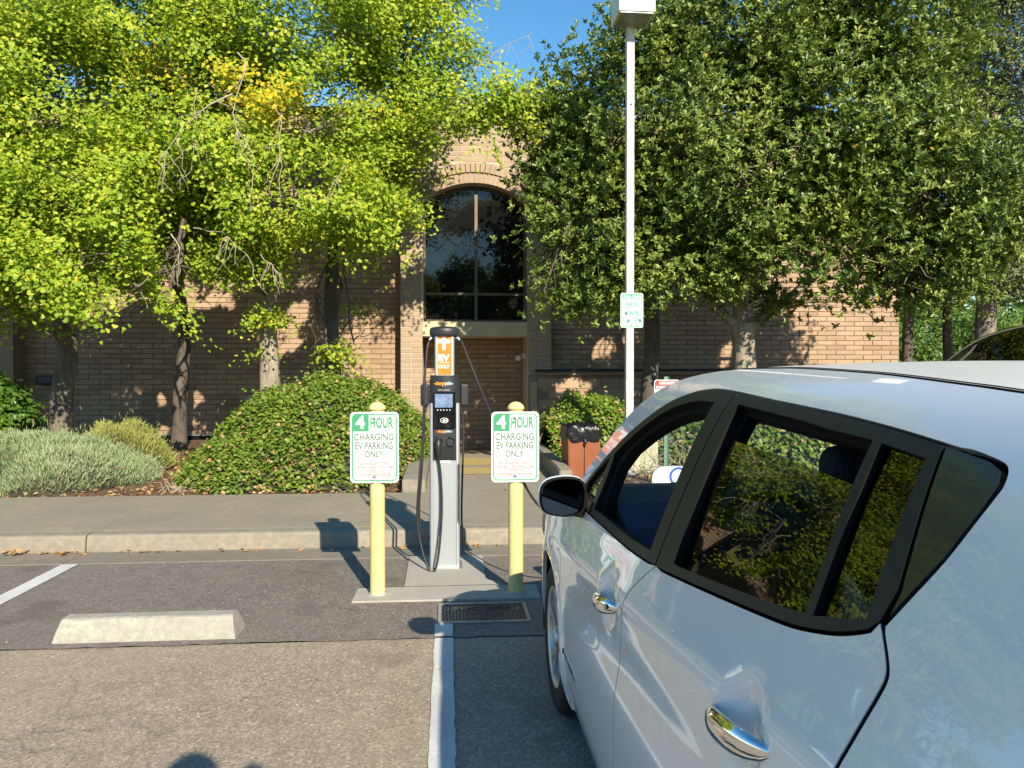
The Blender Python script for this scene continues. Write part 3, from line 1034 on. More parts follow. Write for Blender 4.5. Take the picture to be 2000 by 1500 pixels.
# ------------------------------------------------------------------ cable vault lid
vb = thing('utility_vault', 'rectangular steel diamond plate vault lid set in the asphalt', 'vault lid', (.215, 4.672, .012))
fr = M()
fr.box(-.275, .275, -.190, -.168, -.05, .004, bev=.002)
fr.box(-.275, .275, .168, .190, -.05, .004, bev=.002)
fr.box(-.275, -.253, -.167, .167, -.05, .004, bev=.002)
fr.box(.253, .275, -.167, .167, -.05, .004, bev=.002)
fr.obj('frame', 'boxframe', vb)
M().box(-.250, .250, -.165, .165, -.05, -.002).obj('lid', 'castiron', vb)
dm = M()
i = 0
for r_ in range(17):
    for k in range(25):
        x, y = -.242 + k * .0201, -.155 + r_ * .0194
        if .045 < y < .125 and -.19 < x < .19:
            continue
        a = R(45) if (r_ + k) % 2 else R(-45)
        dx_, dy_ = math.cos(a), math.sin(a)
        l, w_ = .0105, .0034
        dm.add([(x - dx_ * l, y - dy_ * l, -.002), (x + dy_ * w_, y - dx_ * w_, -.002), (x + dx_ * l, y + dy_ * l, -.002), (x - dy_ * w_, y + dx_ * w_, -.002), (x, y, .0014)],
               [[0, 1, 4], [1, 2, 4], [2, 3, 4], [3, 0, 4]])
o = dm.obj('tread_pattern', 'castiron', vb)
o['kind'] = 'stuff'
text('lettering', 'ELEC . SVCE', -.17, .17, .06, .11, -.002, 'darkmetal', vb, .03, .003, 'xy')
for x in (-.215, .215):
    M().lathe([(.012, -.0015), (.011, .002), (.0005, .002)], (x, .06, 0), 10).obj('bolt', 'boxframe', vb)

# ------------------------------------------------------------------ concrete wheel stop
ws = M()
prof = [(4.335, .0), (4.350, .055), (4.385, .112), (4.40, .118), (4.475, .118), (4.49, .112), (4.525, .05), (4.54, .0)]
x0, x1 = -2.135, -1.165
secs = []
nse = 24
for i in range(nse + 1):
    t_ = i / nse
    x = x0 + (x1 - x0) * t_
    secs.append([(x + (.03 * (z / .118) * (1 if i == 0 else -1) if i in (0, nse) else 0), y + random.uniform(-.0015, .0015), z + random.uniform(-.0018, .0018) * (z > .01)) for y, z in prof])
vs = [p for s_ in secs for p in s_]
n = len(prof)
fs = [[i * n + k, i * n + k + 1, (i + 1) * n + k + 1, (i + 1) * n + k] for i in range(nse) for k in range(n - 1)]
ws.add(vs, fs, 0, False)
ws.add(secs[0], [list(range(n))])
ws.add(secs[-1], [list(range(n))])
o = ws.obj('wheel_stop', 'stop')
o.location = (0, 0, .006)
tag(o, 'pale grey concrete wheel stop lying in the empty parking stall', 'wheel stop')

# ------------------------------------------------------------------ lamp post with restricted parking sign
lp = thing('lamp_post', 'square white lamp post with boxy head rising before the evergreen', 'lamp post', (2.41, 10.1, .11))
M().box(-.051, .051, -.051, .051, -.1, 5.93, bev=.008, seg=2).obj('pole', 'lamppole', lp)
M().box(-.11, .11, -.11, .11, -.02, .03, bev=.006).obj('base_plate', 'steel', lp)
M().box(-.035, .035, -.04, .04, 5.85, 6.0).obj('head_bracket', 'darkmetal', lp)
hdx = -.01
hb = M().box(hdx - .235, hdx + .235, -.44, .06, 5.925, 6.33, bev=.012, seg=2)
hob = hb.obj('lamp_head', 'lampwhite', lp)
M().box(hdx - .215, hdx + .215, -.42, .04, 5.912, 5.930, bev=.004).obj('lens_frame', 'steel', hob)
M().box(hdx - .195, hdx + .195, -.40, .02, 5.906, 5.918, bev=.003).obj('lens', 'lens', hob)
spl = plate(lp, .305, .457, .03, .02, 2.175, -.060, 'tealpl')
ring(spl, .283, .435, .026, .010, .02, 2.175, -.0612, 'teal')
for st_, x0, x1, z0, z1 in (('RESTRICTED', -.105, .145, 2.322, 2.380), ('PARKING', -.075, .115, 2.222, 2.284), ('MON-FRI', -.075, .115, 2.105, 2.172), ('7 AM     8 PM', -.105, .145, 2.005, 2.075), ('TO', .012, .040, 2.012, 2.040)):
    text('lettering', st_, x0, x1, z0, z1, -.0615, 'teal', spl, .02)
M().box(-.085, .125, -.0616, -.0608, 2.194, 2.199).obj('rule_line', 'teal', spl)
bolt(spl, .02, 2.37, -.061)
bolt(spl, .02, 1.985, -.061)

# ------------------------------------------------------------------ assigned parking sign on a perforated post
ap = thing('parking_sign', 'red and white assigned parking sign on green perforated steel post', 'sign', (2.60, 9.0, .115))
po_ = M()
po_.box(-.03, -.026, -.012, .016, -.1, 1.30)
po_.box(.026, .03, -.012, .016, -.1, 1.30)
po_.box(-.026, .026, .012, .016, -.1, 1.30)
for k in range(26):
    po_.lathe([(.006, .0115), (.004, .0105), (.0004, .0105)], (0, 0, .1 + k * .045), 6, 'y', mi=1)
po_.obj('perforated_post', [simple('green_steel', (.14, .24, .18), .55), 'trimsoft'], ap)
p2 = plate(ap, .305, .457, .03, 0, 1.035, -.016, 'white')
ring(p2, .290, .440, .026, .006, 0, 1.035, -.0172, 'red')
M().prism(rrect(.280, .100, .014, 4, 0, 1.200), -.0178, -.0168, 'y').obj('header_field', 'red', p2)
for st_, x0, x1, z0, z1, m in (('ASSIGNED', -.10, .105, 1.207, 1.242, 'whitetext'), ('PARKING ONLY', -.128, .130, 1.156, 1.192, 'whitetext'), ('VIOLATORS WILL BE', -.12, .12, 1.090, 1.125, 'redtext'), ('TOWED AWAY AT', -.12, .12, 1.030, 1.065, 'redtext'), ('OWNER EXPENSE', -.12, .12, .970, 1.005, 'redtext')):
    text('lettering', st_, x0, x1, z0, z1, -.0182, m, p2, .02)
bolt(p2, 0, 1.245, -.017, .008)

# ------------------------------------------------------------------ waste bin with black bag
wb = thing('waste_bin', 'square brown waste bin lined with a crumpled black bag', 'bin', (1.66, 9.55, .112), R(4))
b_ = M()
b_.add([(-.19, -.19, 0), (.19, -.19, 0), (.19, .19, 0), (-.19, .19, 0), (-.205, -.205, .545), (.205, -.205, .545), (.205, .205, .545), (-.205, .205, .545)],
       [[0, 1, 5, 4], [1, 2, 6, 5], [2, 3, 7, 6], [3, 0, 4, 7], [0, 1, 2, 3], [4, 5, 6, 7]])
ob = b_.obj('bin_body', 'binbrown', wb)
bm = bmesh.new(); bm.from_mesh(ob.data)
bmesh.ops.bevel(bm, geom=bm.edges[:], offset=.008, segments=2, affect='EDGES'); bm.to_mesh(ob.data); bm.free()
M().box(-.003, .003, -.2065, -.196, .01, .54).obj('panel_seam', 'trimsoft', wb)
bg_ = M()
nb_, rows = 44, 9
vs = []
for i in range(rows):
    t_ = i / (rows - 1)
    z = .50 + .21 * t_
    for k in range(nb_):
        a = 2 * math.pi * k / nb_
        sq = 1 / max(abs(math.cos(a)), abs(math.sin(a)))
        sq = min(sq, 1.30)
        r_ = (.212 + .012 * math.sin(t_ * 3.0)) * sq
        r_ *= 1 + .035 * noise.noise(Vector((math.cos(a) * 5, math.sin(a) * 5, z * 14))) + .025 * math.sin(a * 11 + i * .7)
        if t_ > .8:
            r_ *= 1 - (t_ - .8) * .35
        vs.append((r_ * math.cos(a), r_ * math.sin(a), z + .018 * noise.noise(Vector((a * 2, z * 6, 3))) * (1 + t_)))
inner = [(v[0] * .86, v[1] * .86, .60) for v in vs[-nb_:]]
vs += inner
fs = [[i * nb_ + k, i * nb_ + (k + 1) % nb_, (i + 1) * nb_ + (k + 1) % nb_, (i + 1) * nb_ + k] for i in range(rows) for k in range(nb_)]
bg_.add(vs, fs, 0, True)
bg_.obj('bag', 'bag', wb)
M().tube([(.0, -.225, .53), (.01, -.232, .50), (-.004, -.226, .47), (.006, -.222, .44)], [.012, .020, .016, .006], 7).obj('bag_knot', 'bag', wb)

up = thing('utility_pedestal', 'beige ribbed utility pedestal low among twigs near the hedge', 'utility box', (2.66, 10.3, .11))
M().box(-.17, .17, -.13, .13, 0, .42, bev=.02, seg=2).obj('cabinet', 'utility', up)
M().box(-.18, .18, -.14, .14, .421, .455, bev=.012).obj('lid', 'utility', up)

# ------------------------------------------------------------------ leaves and plants
GINKGO = (np.array([(0, 0, 0), (.45, -.55, .10), (.86, -.42, .04), (.80, 0, -.03), (.86, .42, .04), (.45, .55, .10)]), [[0, 1, 2, 3], [0, 3, 4, 5]])
OVAL = (np.array([(0, 0, 0), (.36, -.17, .05), (.74, -.17, .04), (1, 0, -.06), (.74, .17, .04), (.36, .17, .05)]), [[0, 1, 2, 3], [0, 3, 4, 5]])
ROUND = (np.array([(0, 0, 0), (.3, -.38, .07), (.75, -.30, .04), (1, 0, -.06), (.75, .30, .04), (.3, .38, .07)]), [[0, 1, 2, 3], [0, 3, 4, 5]])
BLADE = (np.array([(0, -.05, 0), (.5, -.07, 0), (1, 0, 0), (.5, .07, 0)]), [[0, 1, 2, 3]])


def unit(a):
    return a / np.maximum(np.linalg.norm(a, axis=1, keepdims=True), 1e-9)


def leaf_object(name, C_, N_, L_, tmpl, mats, mi=None, parent=None, along=None, stuff=True, loc=(0, 0, 0)):
    """thousands of real leaves as one mesh; along = preferred direction of the leaf blade"""
    tv, tf = tmpl
    n = len(C_)
    N_ = unit(N_)
    T_ = rng.normal(size=(n, 3)) if along is None else along + rng.normal(size=(n, 3)) * .12
    T_ = unit(T_ - N_ * (T_ * N_).sum(1, keepdims=True))
    B_ = np.cross(N_, T_)
    V = C_[:, None, :] + L_[:, None, None] * (tv[None, :, 0, None] * T_[:, None] + tv[None, :, 1, None] * B_[:, None] + tv[None, :, 2, None] * N_[:, None])
    k = len(tv)
    F = np.array(tf)
    m = F.shape[1]
    faces = (F[None] + (np.arange(n) * k)[:, None, None]).reshape(-1)
    nf = n * len(F)
    me = bpy.data.meshes.new(name)
    me.vertices.add(n * k)
    me.vertices.foreach_set('co', (V - np.array(loc)).reshape(-1).astype(np.float32))
    me.loops.add(nf * m)
    me.loops.foreach_set('vertex_index', faces.astype(np.int32))
    me.polygons.add(nf)
    me.polygons.foreach_set('loop_start', (np.arange(nf) * m).astype(np.int32))
    me.polygons.foreach_set('loop_total', np.full(nf, m, np.int32))
    for x in (mats if isinstance(mats, (list, tuple)) else [mats]):
        me.materials.append(MAT[x])
    if mi is not None:
        me.polygons.foreach_set('material_index', np.repeat(mi, len(F)).astype(np.int32))
    me.update(calc_edges=True)
    o = bpy.data.objects.new(name, me)
    COL.objects.link(o)
    if parent:
        o.parent = parent
    if stuff:
        o['kind'] = 'stuff'
    return o


def nz(p, s, o=0.):
    return noise.noise(Vector((p[0] * s + o, p[1] * s, p[2] * s)))


SUNV = np.array(sdir[:])


SU = np.cross(SUNV, [0, 0, 1.])
SU /= np.linalg.norm(SU)
SV = np.cross(SUNV, SU)


def lit_gap(p):
    """thin places in the crowns through which the sun reaches the wall"""
    u, v = float(p @ SU), float(p @ SV)
    return noise.noise(Vector((u * 1.25, v * 1.25, 3.3))) + .45 * noise.noise(Vector((u * 3.4, v * 3.4, 9.1)))


def crown_points(blobs, dens, per, flat=.45, csize=.20, hole=-.18, seed=0., yellow=None, front=True, rosette=0, gap=.34):
    """leaf clusters through the crown's volume, gaps where the noise says so"""
    P_, N_, Y_, A_ = [], [], [], []
    cent = []
    for (cx, cy, cz, rx, ry, rz) in blobs:
        area = 4 * math.pi * ((rx * ry) ** 1.6 / 3 + (rx * rz) ** 1.6 / 3 + (ry * rz) ** 1.6 / 3) ** (1 / 1.6)
        nc = max(3, int(area * dens))
        for _ in range(nc):
            d = rng.normal(size=3)
            d /= np.linalg.norm(d)
            rr = rng.uniform(.25, 1.0) ** .45 * (1 + .22 * nz(d, 2.2, cx + seed))
            c = np.array([cx + d[0] * rx * rr, cy + d[1] * ry * rr, cz + d[2] * rz * rr])
            if nz(c, 1.15, seed) < hole or lit_gap(c) > gap:
                continue
            m = int(per * rng.uniform(.6, 1.4))
            out = d * np.array([1, 1, .35])
            out = out / np.linalg.norm(out)
            side = np.cross(out, [0, 0, 1.])
            side /= max(np.linalg.norm(side), 1e-6)
            if rosette:
                nt = max(2, m // rosette)
                tips = c + rng.normal(size=(nt, 3)) * csize * np.array([1, 1, .8])
                ax_ = unit(out * .55 + np.array([0, 0, .55]) + SUNV * .3 + rng.normal(size=(nt, 3)) * .38)
                tips, ax_ = np.repeat(tips, rosette, 0), np.repeat(ax_, rosette, 0)
                pr_ = rng.normal(size=ax_.shape)
                pr_ = unit(pr_ - ax_ * (pr_ * ax_).sum(1, keepdims=True))
                ph = R(1) * rng.uniform(28, 85, (len(ax_), 1))
                P_.append(tips - ax_ * rng.uniform(0, .05, (len(ax_), 1)))
                N_.append(ax_ * np.sin(ph) - pr_ * np.cos(ph))
                A_.append(ax_ * np.cos(ph) + pr_ * np.sin(ph))
                Y_.append(np.zeros(len(ax_), int))
                cent.append(c)
                continue
            g = np.clip(rng.normal(size=(m, 3)), -1.9, 1.9)
            q = c + out * (g[:, :1] * csize) + side * (g[:, 1:2] * csize * .75) + np.array([0, 0, 1.]) * (g[:, 2:] * csize * flat)
            q[:, 2] -= .35 * np.abs(g[:, 0]) * csize
            P_.append(q)
            nn = np.array([0, 0, .45]) + out * .35 + SUNV * .75 + rng.normal(size=3) * .35 + rng.normal(size=(m, 3)) * .55
            N_.append(nn)
            Y_.append((rng.random(m) < .6).astype(int) if (yellow and yellow(c)) else np.zeros(m, int))
            cent.append(c)
    P_, N_, Y_ = np.concatenate(P_), np.concatenate(N_), np.concatenate(Y_)
    A_ = np.concatenate(A_) if A_ else None
    k_ = np.array([lit_gap(p) for p in P_]) < gap + .04
    return P_[k_], N_[k_], Y_[k_], cent, (A_[k_] if A_ is not None else None)


def wob(a, b, n=6, amp=.06, sag=0.):
    a, b = Vector(a), Vector(b)
    L = (b - a).length
    o = []
    s0 = random.uniform(0, 50)
    for i in range(n + 1):
        t_ = i / n
        p = a.lerp(b, t_)
        k = amp * L * math.sin(math.pi * t_)
        p += Vector((noise.noise(Vector((t_ * 2.3, s0, 0))), noise.noise(Vector((t_ * 2.3, s0, 7))), noise.noise(Vector((t_ * 2.3, s0, 13))))) * k * 1.6
        p.z += sag * L * math.sin(math.pi * t_)
        o.append(p)
    return o


def trunk_mesh(pts, rad, n=14):
    m = M().tube(smooth(pts, 5), list(np.interp(np.linspace(0, 1, (len(pts) - 1) * 5 + 1), np.linspace(0, 1, len(rad)), rad)), n)
    v2 = []
    for v in m.v:
        k = 1 + 0
        v2.append((v[0] + .018 * noise.noise(Vector((v[0] * 9, v[1] * 9, v[2] * 1.5))), v[1] + .018 * noise.noise(Vector((v[0] * 9, v[1] * 9, v[2] * 1.5 + 9))), v[2]))
    m.v = v2
    return m


def tree(name, label, cat, group, base, tr, rad, limbs, blobs, dens, per, leaf, size, tmpl, mats, bark, flat=.32, csize=.23, hole=-.14, yellow=None, twigs=0, nbranch=14, seed=0., extra=None, rosette=0, gap=.37):
    root = thing(name, label, cat, base, 0, group)
    b = Vector(base)
    loc = lambda p: tuple(Vector(p) - b)
    trunk_mesh([loc(p) for p in tr], rad).obj('trunk', bark, root)
    lm_ends = []
    for lb, r0, r1 in limbs:
        trunk_mesh([loc(p) for p in lb], [r0, (r0 + r1) / 2, r1], 10).obj('limb', bark, root)
        lm_ends.append(Vector(lb[-1]))
    if not lm_ends:
        lm_ends = [Vector(tr[-1])]
    P_, N_, Y_, cent, A_ = crown_points(blobs, dens, per, flat, csize, hole, seed, yellow, True, rosette, gap)
    br = M()
    for (cx, cy, cz, rx, ry, rz) in blobs:
        e = min(lm_ends + [Vector(tr[-1])], key=lambda q: (q - Vector((cx, cy, cz))).length)
        w_ = wob(e, (cx, cy, cz), 7, .16, .05)
        br.tube([p - b for p in w_], list(np.linspace(r1 if limbs else .05, .016, 8)), 7)
        for _ in range(int(nbranch * min(1, (rx + rz) / 1.6)) if rx > .25 else 0):
            d = rng.normal(size=3); d /= np.linalg.norm(d)
            q = (cx + d[0] * rx * .9, cy + d[1] * ry * .9, cz + d[2] * rz * .85)
            s_ = w_[random.choice((4, 5, 6, 7))]
            br.tube([p - b for p in wob(s_, q, 5, .18, .04)], list(np.linspace(.015, .003, 6)), 5, cap=False)
    br.obj('branches', bark, root)['kind'] = 'stuff'
    mi = None
    if len(mats) > 1:
        mi = Y_.copy()
        if len(mats) > 2:
            mi = np.where(Y_ == 1, 2, (rng.random(len(Y_)) < .45).astype(int))
    if extra is not None:
        mi2 = rng.random(len(P_)) < extra
        mi = np.where(mi2, len(mats) - 1, 0 if mi is None else mi)
    L = size * rng.uniform(.7, 1.2, len(P_))
    leaf_object(leaf, P_, N_, L, tmpl, mats, mi, root, loc=base, along=A_)
    return root, cent, b


BLOB = {
'A': [(-5.03, 10.3, 2.69, 1.57, 1.3, 0.72), (-6.31, 10.6, 3.51, 1.46, 1.4, 1.0), (-4.76, 11.0, 3.75, 1.33, 1.4, 0.84), (-5.92, 11.6, 5.46, 1.9, 1.8, 1.46), (-7.33, 10.8, 2.59, 1.08, 1.2, 0.87), (-3.92, 10.2, 2.56, 0.52, 0.6, 0.39), (-7.62, 12.0, 5.78, 1.49, 1.6, 1.49)],
'B': [(-4.36, 12.6, 5.14, 1.53, 1.4, 1.21), (-3.65, 10.8, 2.76, 0.33, 0.35, 0.49), (-4.66, 12.8, 6.82, 1.88, 1.6, 0.98), (-3.71, 12.0, 3.83, 0.69, 0.7, 0.69)],
'C': [(-2.31, 11.4, 4.03, 1.4, 1.3, 0.74), (-1.31, 11.0, 3.63, 0.9, 0.8, 0.43), (-3.03, 12.0, 5.46, 1.55, 1.5, 1.16), (-2.38, 12.2, 6.72, 1.89, 1.6, 0.87), (-3.27, 12.0, 3.22, 0.58, 0.6, 0.54), (-1.24, 12.4, 5.48, 0.89, 0.9, 1.05), (-3.25, 11.2, 4.32, 1.01, 1.0, 0.65), (-2.88, 12.4, 1.83, 0.07, 0.12, 0.18), (-2.77, 12.3, 2.32, 0.24, 0.2, 0.13)],
'D': [(-0.61, 12.8, 6.8, 1.09, 1.1, 0.84), (-0.96, 13.0, 4.84, 0.64, 0.7, 0.68), (0.43, 11.6, 5.4, 0.86, 0.55, 0.33), (1.05, 11.6, 5.63, 0.5, 0.45, 0.35), (-1.81, 12.7, 2.43, 0.46, 0.35, 0.37), (-1.5, 12.5, 1.97, 0.45, 0.3, 0.18), (-0.77, 12.8, 7.87, 1.59, 1.2, 0.67), (-0.36, 12.6, 5.74, 0.66, 0.6, 0.5), (-1.92, 12.6, 1.77, 0.33, 0.25, 0.15)],
'E': [(4.53, 11.6, 4.6, 2.05, 1.8, 1.66), (6.06, 11.4, 5.36, 1.96, 1.9, 1.72), (7.05, 11.0, 4.12, 1.45, 1.6, 1.45), (5.22, 11.3, 3.52, 1.7, 1.2, 0.62), (6.74, 11.0, 3.04, 1.15, 1.0, 0.69), (4.85, 11.8, 6.73, 1.92, 1.6, 0.96), (6.74, 11.6, 6.95, 1.6, 1.6, 1.2), (4.0, 11.5, 3.0, 0.5, 0.5, 0.3), (8.01, 11.2, 3.87, 0.86, 1.0, 1.33), (5.9, 12.2, 2.61, 0.92, 0.5, 0.18)],
'F': [(2.92, 11.9, 5.36, 1.52, 1.5, 1.44), (2.13, 12.0, 3.93, 0.88, 1.0, 1.2), (3.42, 11.9, 3.13, 1.45, 1.0, 0.72), (1.45, 11.4, 2.74, 0.38, 0.4, 0.42), (3.35, 12.2, 6.84, 0.9, 0.9, 0.74), (1.75, 12.2, 5.1, 0.65, 0.7, 1.06), (2.22, 11.6, 2.61, 0.47, 0.4, 0.35)],
}
yel_blobs = [((-2.5, 10.6, 5.4), .5), ((-6.9, 11.5, 6.6), .6), ((-5.2, 11, 5.9), .25), ((-.9, 12.3, 5.6), .2), ((-4.3, 11.6, 5.9), .3)]


def is_yel(c):
    return any(np.linalg.norm((c - np.array(p)) * np.array([1, .5, 1])) < r_ for p, r_ in yel_blobs) or rng.random() < .012


GK = ['ginkgo', 'ginkgo_d', 'ginkgo_y']
gg = 'ginkgo trees in the bed left of the entry'
tree('ginkgo_tree', 'yellow green ginkgo tree furthest left, low crown over the lavender', 'tree', gg, (-6.05, 12.6, .1),
     [(-6.05, 12.6, .0), (-6.02, 12.6, .9), (-5.95, 12.6, 1.6), (-5.90, 12.55, 2.05)], [.19, .165, .15, .15],
     [([(-5.92, 12.55, 2.0), (-5.6, 12.3, 2.5), (-5.2, 11.7, 3.1)], .09, .05), ([(-5.93, 12.55, 2.0), (-6.1, 12.2, 2.9), (-6.1, 11.8, 4.6)], .11, .05), ([(-5.93, 12.55, 1.95), (-6.6, 12.1, 2.5), (-7.1, 11.3, 2.9)], .08, .04)],
     BLOB['A'] + [(-5.6, 12.4, 7.2, 1.9, 1.2, 1.0), (-7.6, 11.4, 4.3, 1.3, 1.3, .9)], 21, 60, 'foliage', .056, GINKGO, GK, 'bark_grey', yellow=is_yel, seed=3., gap=.39)
tree('ginkgo_tree', 'slim dark trunked ginkgo tree between two larger ginkgos, drooping twig clump', 'tree', gg, (-4.72, 14.0, .1),
     [(-4.72, 14.0, .0), (-4.68, 14.0, 1.2), (-4.62, 14.0, 2.2), (-4.66, 13.6, 3.6)], [.15, .12, .11, .08],
     [([(-4.64, 13.8, 2.9), (-4.1, 12.6, 4.0), (-3.75, 11.4, 3.7)], .06, .03), ([(-4.65, 13.7, 3.3), (-4.5, 13.1, 4.4), (-4.5, 12.8, 6.0)], .07, .03)],
     BLOB['B'] + [(-4.2, 12.4, 3.5, .9, .9, .5), (-4.0, 11.6, 3.2, .75, .6, .45), (-3.75, 10.9, 2.55, .38, .35, .45)], 17, 52, 'foliage', .058, GINKGO, GK, 'bark_dark', yellow=is_yel, seed=8.)
tree('ginkgo_tree', 'ginkgo tree with pale sunlit forking trunk rising behind the ivy mound', 'tree', gg, (-2.84, 12.6, .1),
     [(-2.80, 12.6, .3), (-2.82, 12.6, 1.1), (-2.85, 12.6, 1.9), (-2.86, 12.6, 2.55)], [.19, .16, .145, .13],
     [([(-2.86, 12.6, 2.5), (-2.72, 12.55, 2.9), (-2.52, 12.4, 3.3), (-2.28, 12.2, 3.6)], .095, .06), ([(-2.87, 12.6, 2.5), (-3.06, 12.65, 2.9), (-3.25, 12.5, 3.6), (-3.0, 12.2, 5.0)], .09, .04)],
     BLOB['C'], 21, 60, 'foliage', .056, GINKGO, GK, 'bark_pale', yellow=is_yel, seed=14.)
rt, cent, _ = tree('ginkgo_tree', 'ginkgo tree nearest the pilaster with leafy sprouts low on its trunk', 'tree', gg, (-1.90, 13.0, .1),
     [(-1.88, 13.0, .3), (-1.90, 13.0, 1.5), (-1.92, 13.0, 2.6), (-1.85, 13.0, 4.0)], [.15, .13, .12, .08],
     [([(-1.88, 13.0, 3.6), (-1.4, 13.0, 4.8), (-.8, 12.9, 6.0)], .06, .03), ([(-1.2, 12.95, 5.0), (-.4, 12.5, 5.4), (.6, 11.8, 5.4)], .035, .015)],
     BLOB['D'], 18, 54, 'foliage', .058, GINKGO, GK, 'bark_dark', yellow=is_yel, seed=21.)
EV = ['ever', 'ever_y']
ge = 'evergreens right of the entry'
tree('evergreen_tree', 'big dark leaved evergreen tree with forking pale trunk behind the white car', 'tree', ge, (4.95, 12.5, .1),
     [(4.97, 12.5, .0), (4.95, 12.5, 1.2), (4.92, 12.5, 2.0), (4.90, 12.5, 2.28)], [.24, .20, .19, .20],
     [([(4.88, 12.5, 2.2), (4.46, 12.5, 2.54), (3.9, 12.2, 3.1)], .10, .05), ([(4.90, 12.5, 2.2), (4.77, 12.4, 3.04), (4.6, 12.0, 4.6)], .12, .06), ([(4.95, 12.5, 2.15), (5.34, 12.4, 2.48), (5.81, 12.2, 2.88), (6.6, 11.8, 3.9)], .12, .05)],
     BLOB['E'], 23, 64, 'foliage', .086, OVAL, EV, 'bark_pale', flat=.6, csize=.20, hole=-.2, seed=33., extra=.004, rosette=8, gap=.52)
tree('evergreen_tree', 'dark evergreen tree with slim shaded trunk behind the lamp post', 'tree', ge, (3.52, 13.3, .1),
     [(3.50, 13.3, .0), (3.54, 13.3, 1.2), (3.58, 13.3, 2.4), (3.2, 12.8, 3.8)], [.16, .14, .13, .08],
     [([(3.4, 13.0, 3.2), (2.8, 12.5, 4.0), (2.3, 12.2, 4.4)], .06, .03)],
     BLOB['F'], 25, 64, 'foliage', .083, OVAL, EV, 'bark_dark', flat=.6, csize=.20, hole=-.2, seed=47., extra=.004, rosette=8, gap=.56)
tree('olive_tree', 'tall grey green tree in the top right corner beyond the evergreen', 'tree', None, (11.7, 15.9, .1),
     [(11.65, 15.9, .0), (11.66, 15.9, 1.6), (11.72, 15.9, 3.2), (11.7, 15.7, 7.0)], [.26, .22, .20, .1],
     [([(11.7, 15.8, 4.5), (12.1, 15.9, 5.5), (12.5, 16.2, 6.4)], .1, .05)],
     [(11.72, 15.5, 8.4, 1.3, 1.2, 1.5), (11.7, 15.0, 9.7, 1.3, 1.2, 1.3), (12.52, 16.5, 5.3, .95, 1.0, 1.7), (12.9, 16.0, 7.0, .8, 1.0, 1.1), (11.8, 15.5, 3.7, .8, .8, .6), (13.4, 16.4, 4.2, 1.1, 1.0, 1.1), (11.2, 16.2, 7.2, 1.2, 1.0, 1.3)],
     20, 44, 'foliage', .09, OVAL, ['olive'], 'bark_grey', csize=.26, hole=-.16, seed=61., gap=9)
gs = 'slim trees beyond the building corner'
for (x, y, r_, lean, lb) in ((10.55, 17.0, .15, .1, 'dark slim tree standing right at the end of the block wall'), (13.0, 19.0, .15, -.15, 'dark slim tree in the middle of the gap beyond the building'), (13.6, 17.8, .14, .9, 'leaning dark tree at the right edge above the navy car')):
    tree('slim_tree', lb, 'tree', gs, (x, y, .1), [(x, y, 0), (x + lean * .2, y, 1.3), (x + lean * .7, y, 3.0), (x + lean, y, 5)], [r_, r_ * .85, r_ * .7, r_ * .4], [],
         [(x + lean, y + .3, 5.2, 1.3, 1.3, 1.0), (x + lean + .2, y, 3.7, 1.0, 1.0, .55), (x + lean - .5, y + .2, 6.4, 1.2, 1.2, 1.0)], 9, 22, 'foliage', .10, OVAL, ['bush'], 'bark_dark', csize=.22, seed=x)
gf = 'shrubby trees far beyond the building'
for i, (x, y, h, w_, lb) in enumerate(((14.2, 25, 3.2, 2.2, 'dense dark green tree filling the gap beyond the building corner'), (18.2, 27, 4.2, 2.6, 'taller dark green tree behind the dense one beyond the corner'), (23.5, 33, 2.9, 2.2, 'bright yellow green tree in the far distance low above the car roof'), (29.5, 37, 4.2, 3.0, 'bright distant tree at the far right edge'), (16.0, 30, 6.0, 3.0, 'tall distant dark tree above the dense one'))):
    tree('far_tree', lb, 'tree', gf, (x, y, 0), [(x, y, 0), (x, y, h * .4), (x, y, h * .7)], [.16, .13, .08], [],
         [(x, y, h * .62, w_, w_, h * .42), (x + w_ * .5, y - .5, h * .5, w_ * .6, w_ * .6, h * .34), (x - w_ * .6, y - .6, h * .45, w_ * .55, w_ * .55, h * .3)], 5, 26, 'foliage', .20, OVAL,
         ['farleaf'] if i in (2, 3) else ['bush'], 'bark_dark', csize=.35, hole=-.25, seed=70. + i, nbranch=5)
# bare drooping twigs among the ginkgo leaves belong to their trees
tw = M()


def droop(p0, p1, r0=.014, subs=7, bl=.55):
    w_ = wob(p0, p1, 9, .12, .10)
    tw.tube(w_, list(np.linspace(r0 * .65, .0025, 10)), 6, cap=False)
    for _ in range(subs):
        a = random.choice(w_[3:])
        q = a + Vector((random.uniform(-.4, .4), random.uniform(-.2, .2), random.uniform(-1, -.1))) * bl
        s2 = wob(a, q, 5, .15)
        tw.tube(s2, list(np.linspace(.006, .002, 6)), 5, cap=False)
        if random.random() < .6:
            b2 = random.choice(s2[2:])
            tw.tube(wob(b2, b2 + Vector((random.uniform(-.3, .3), .0, random.uniform(-.3, -.05))), 3, .1), [.004, .003, .002, .002], 4, cap=False)


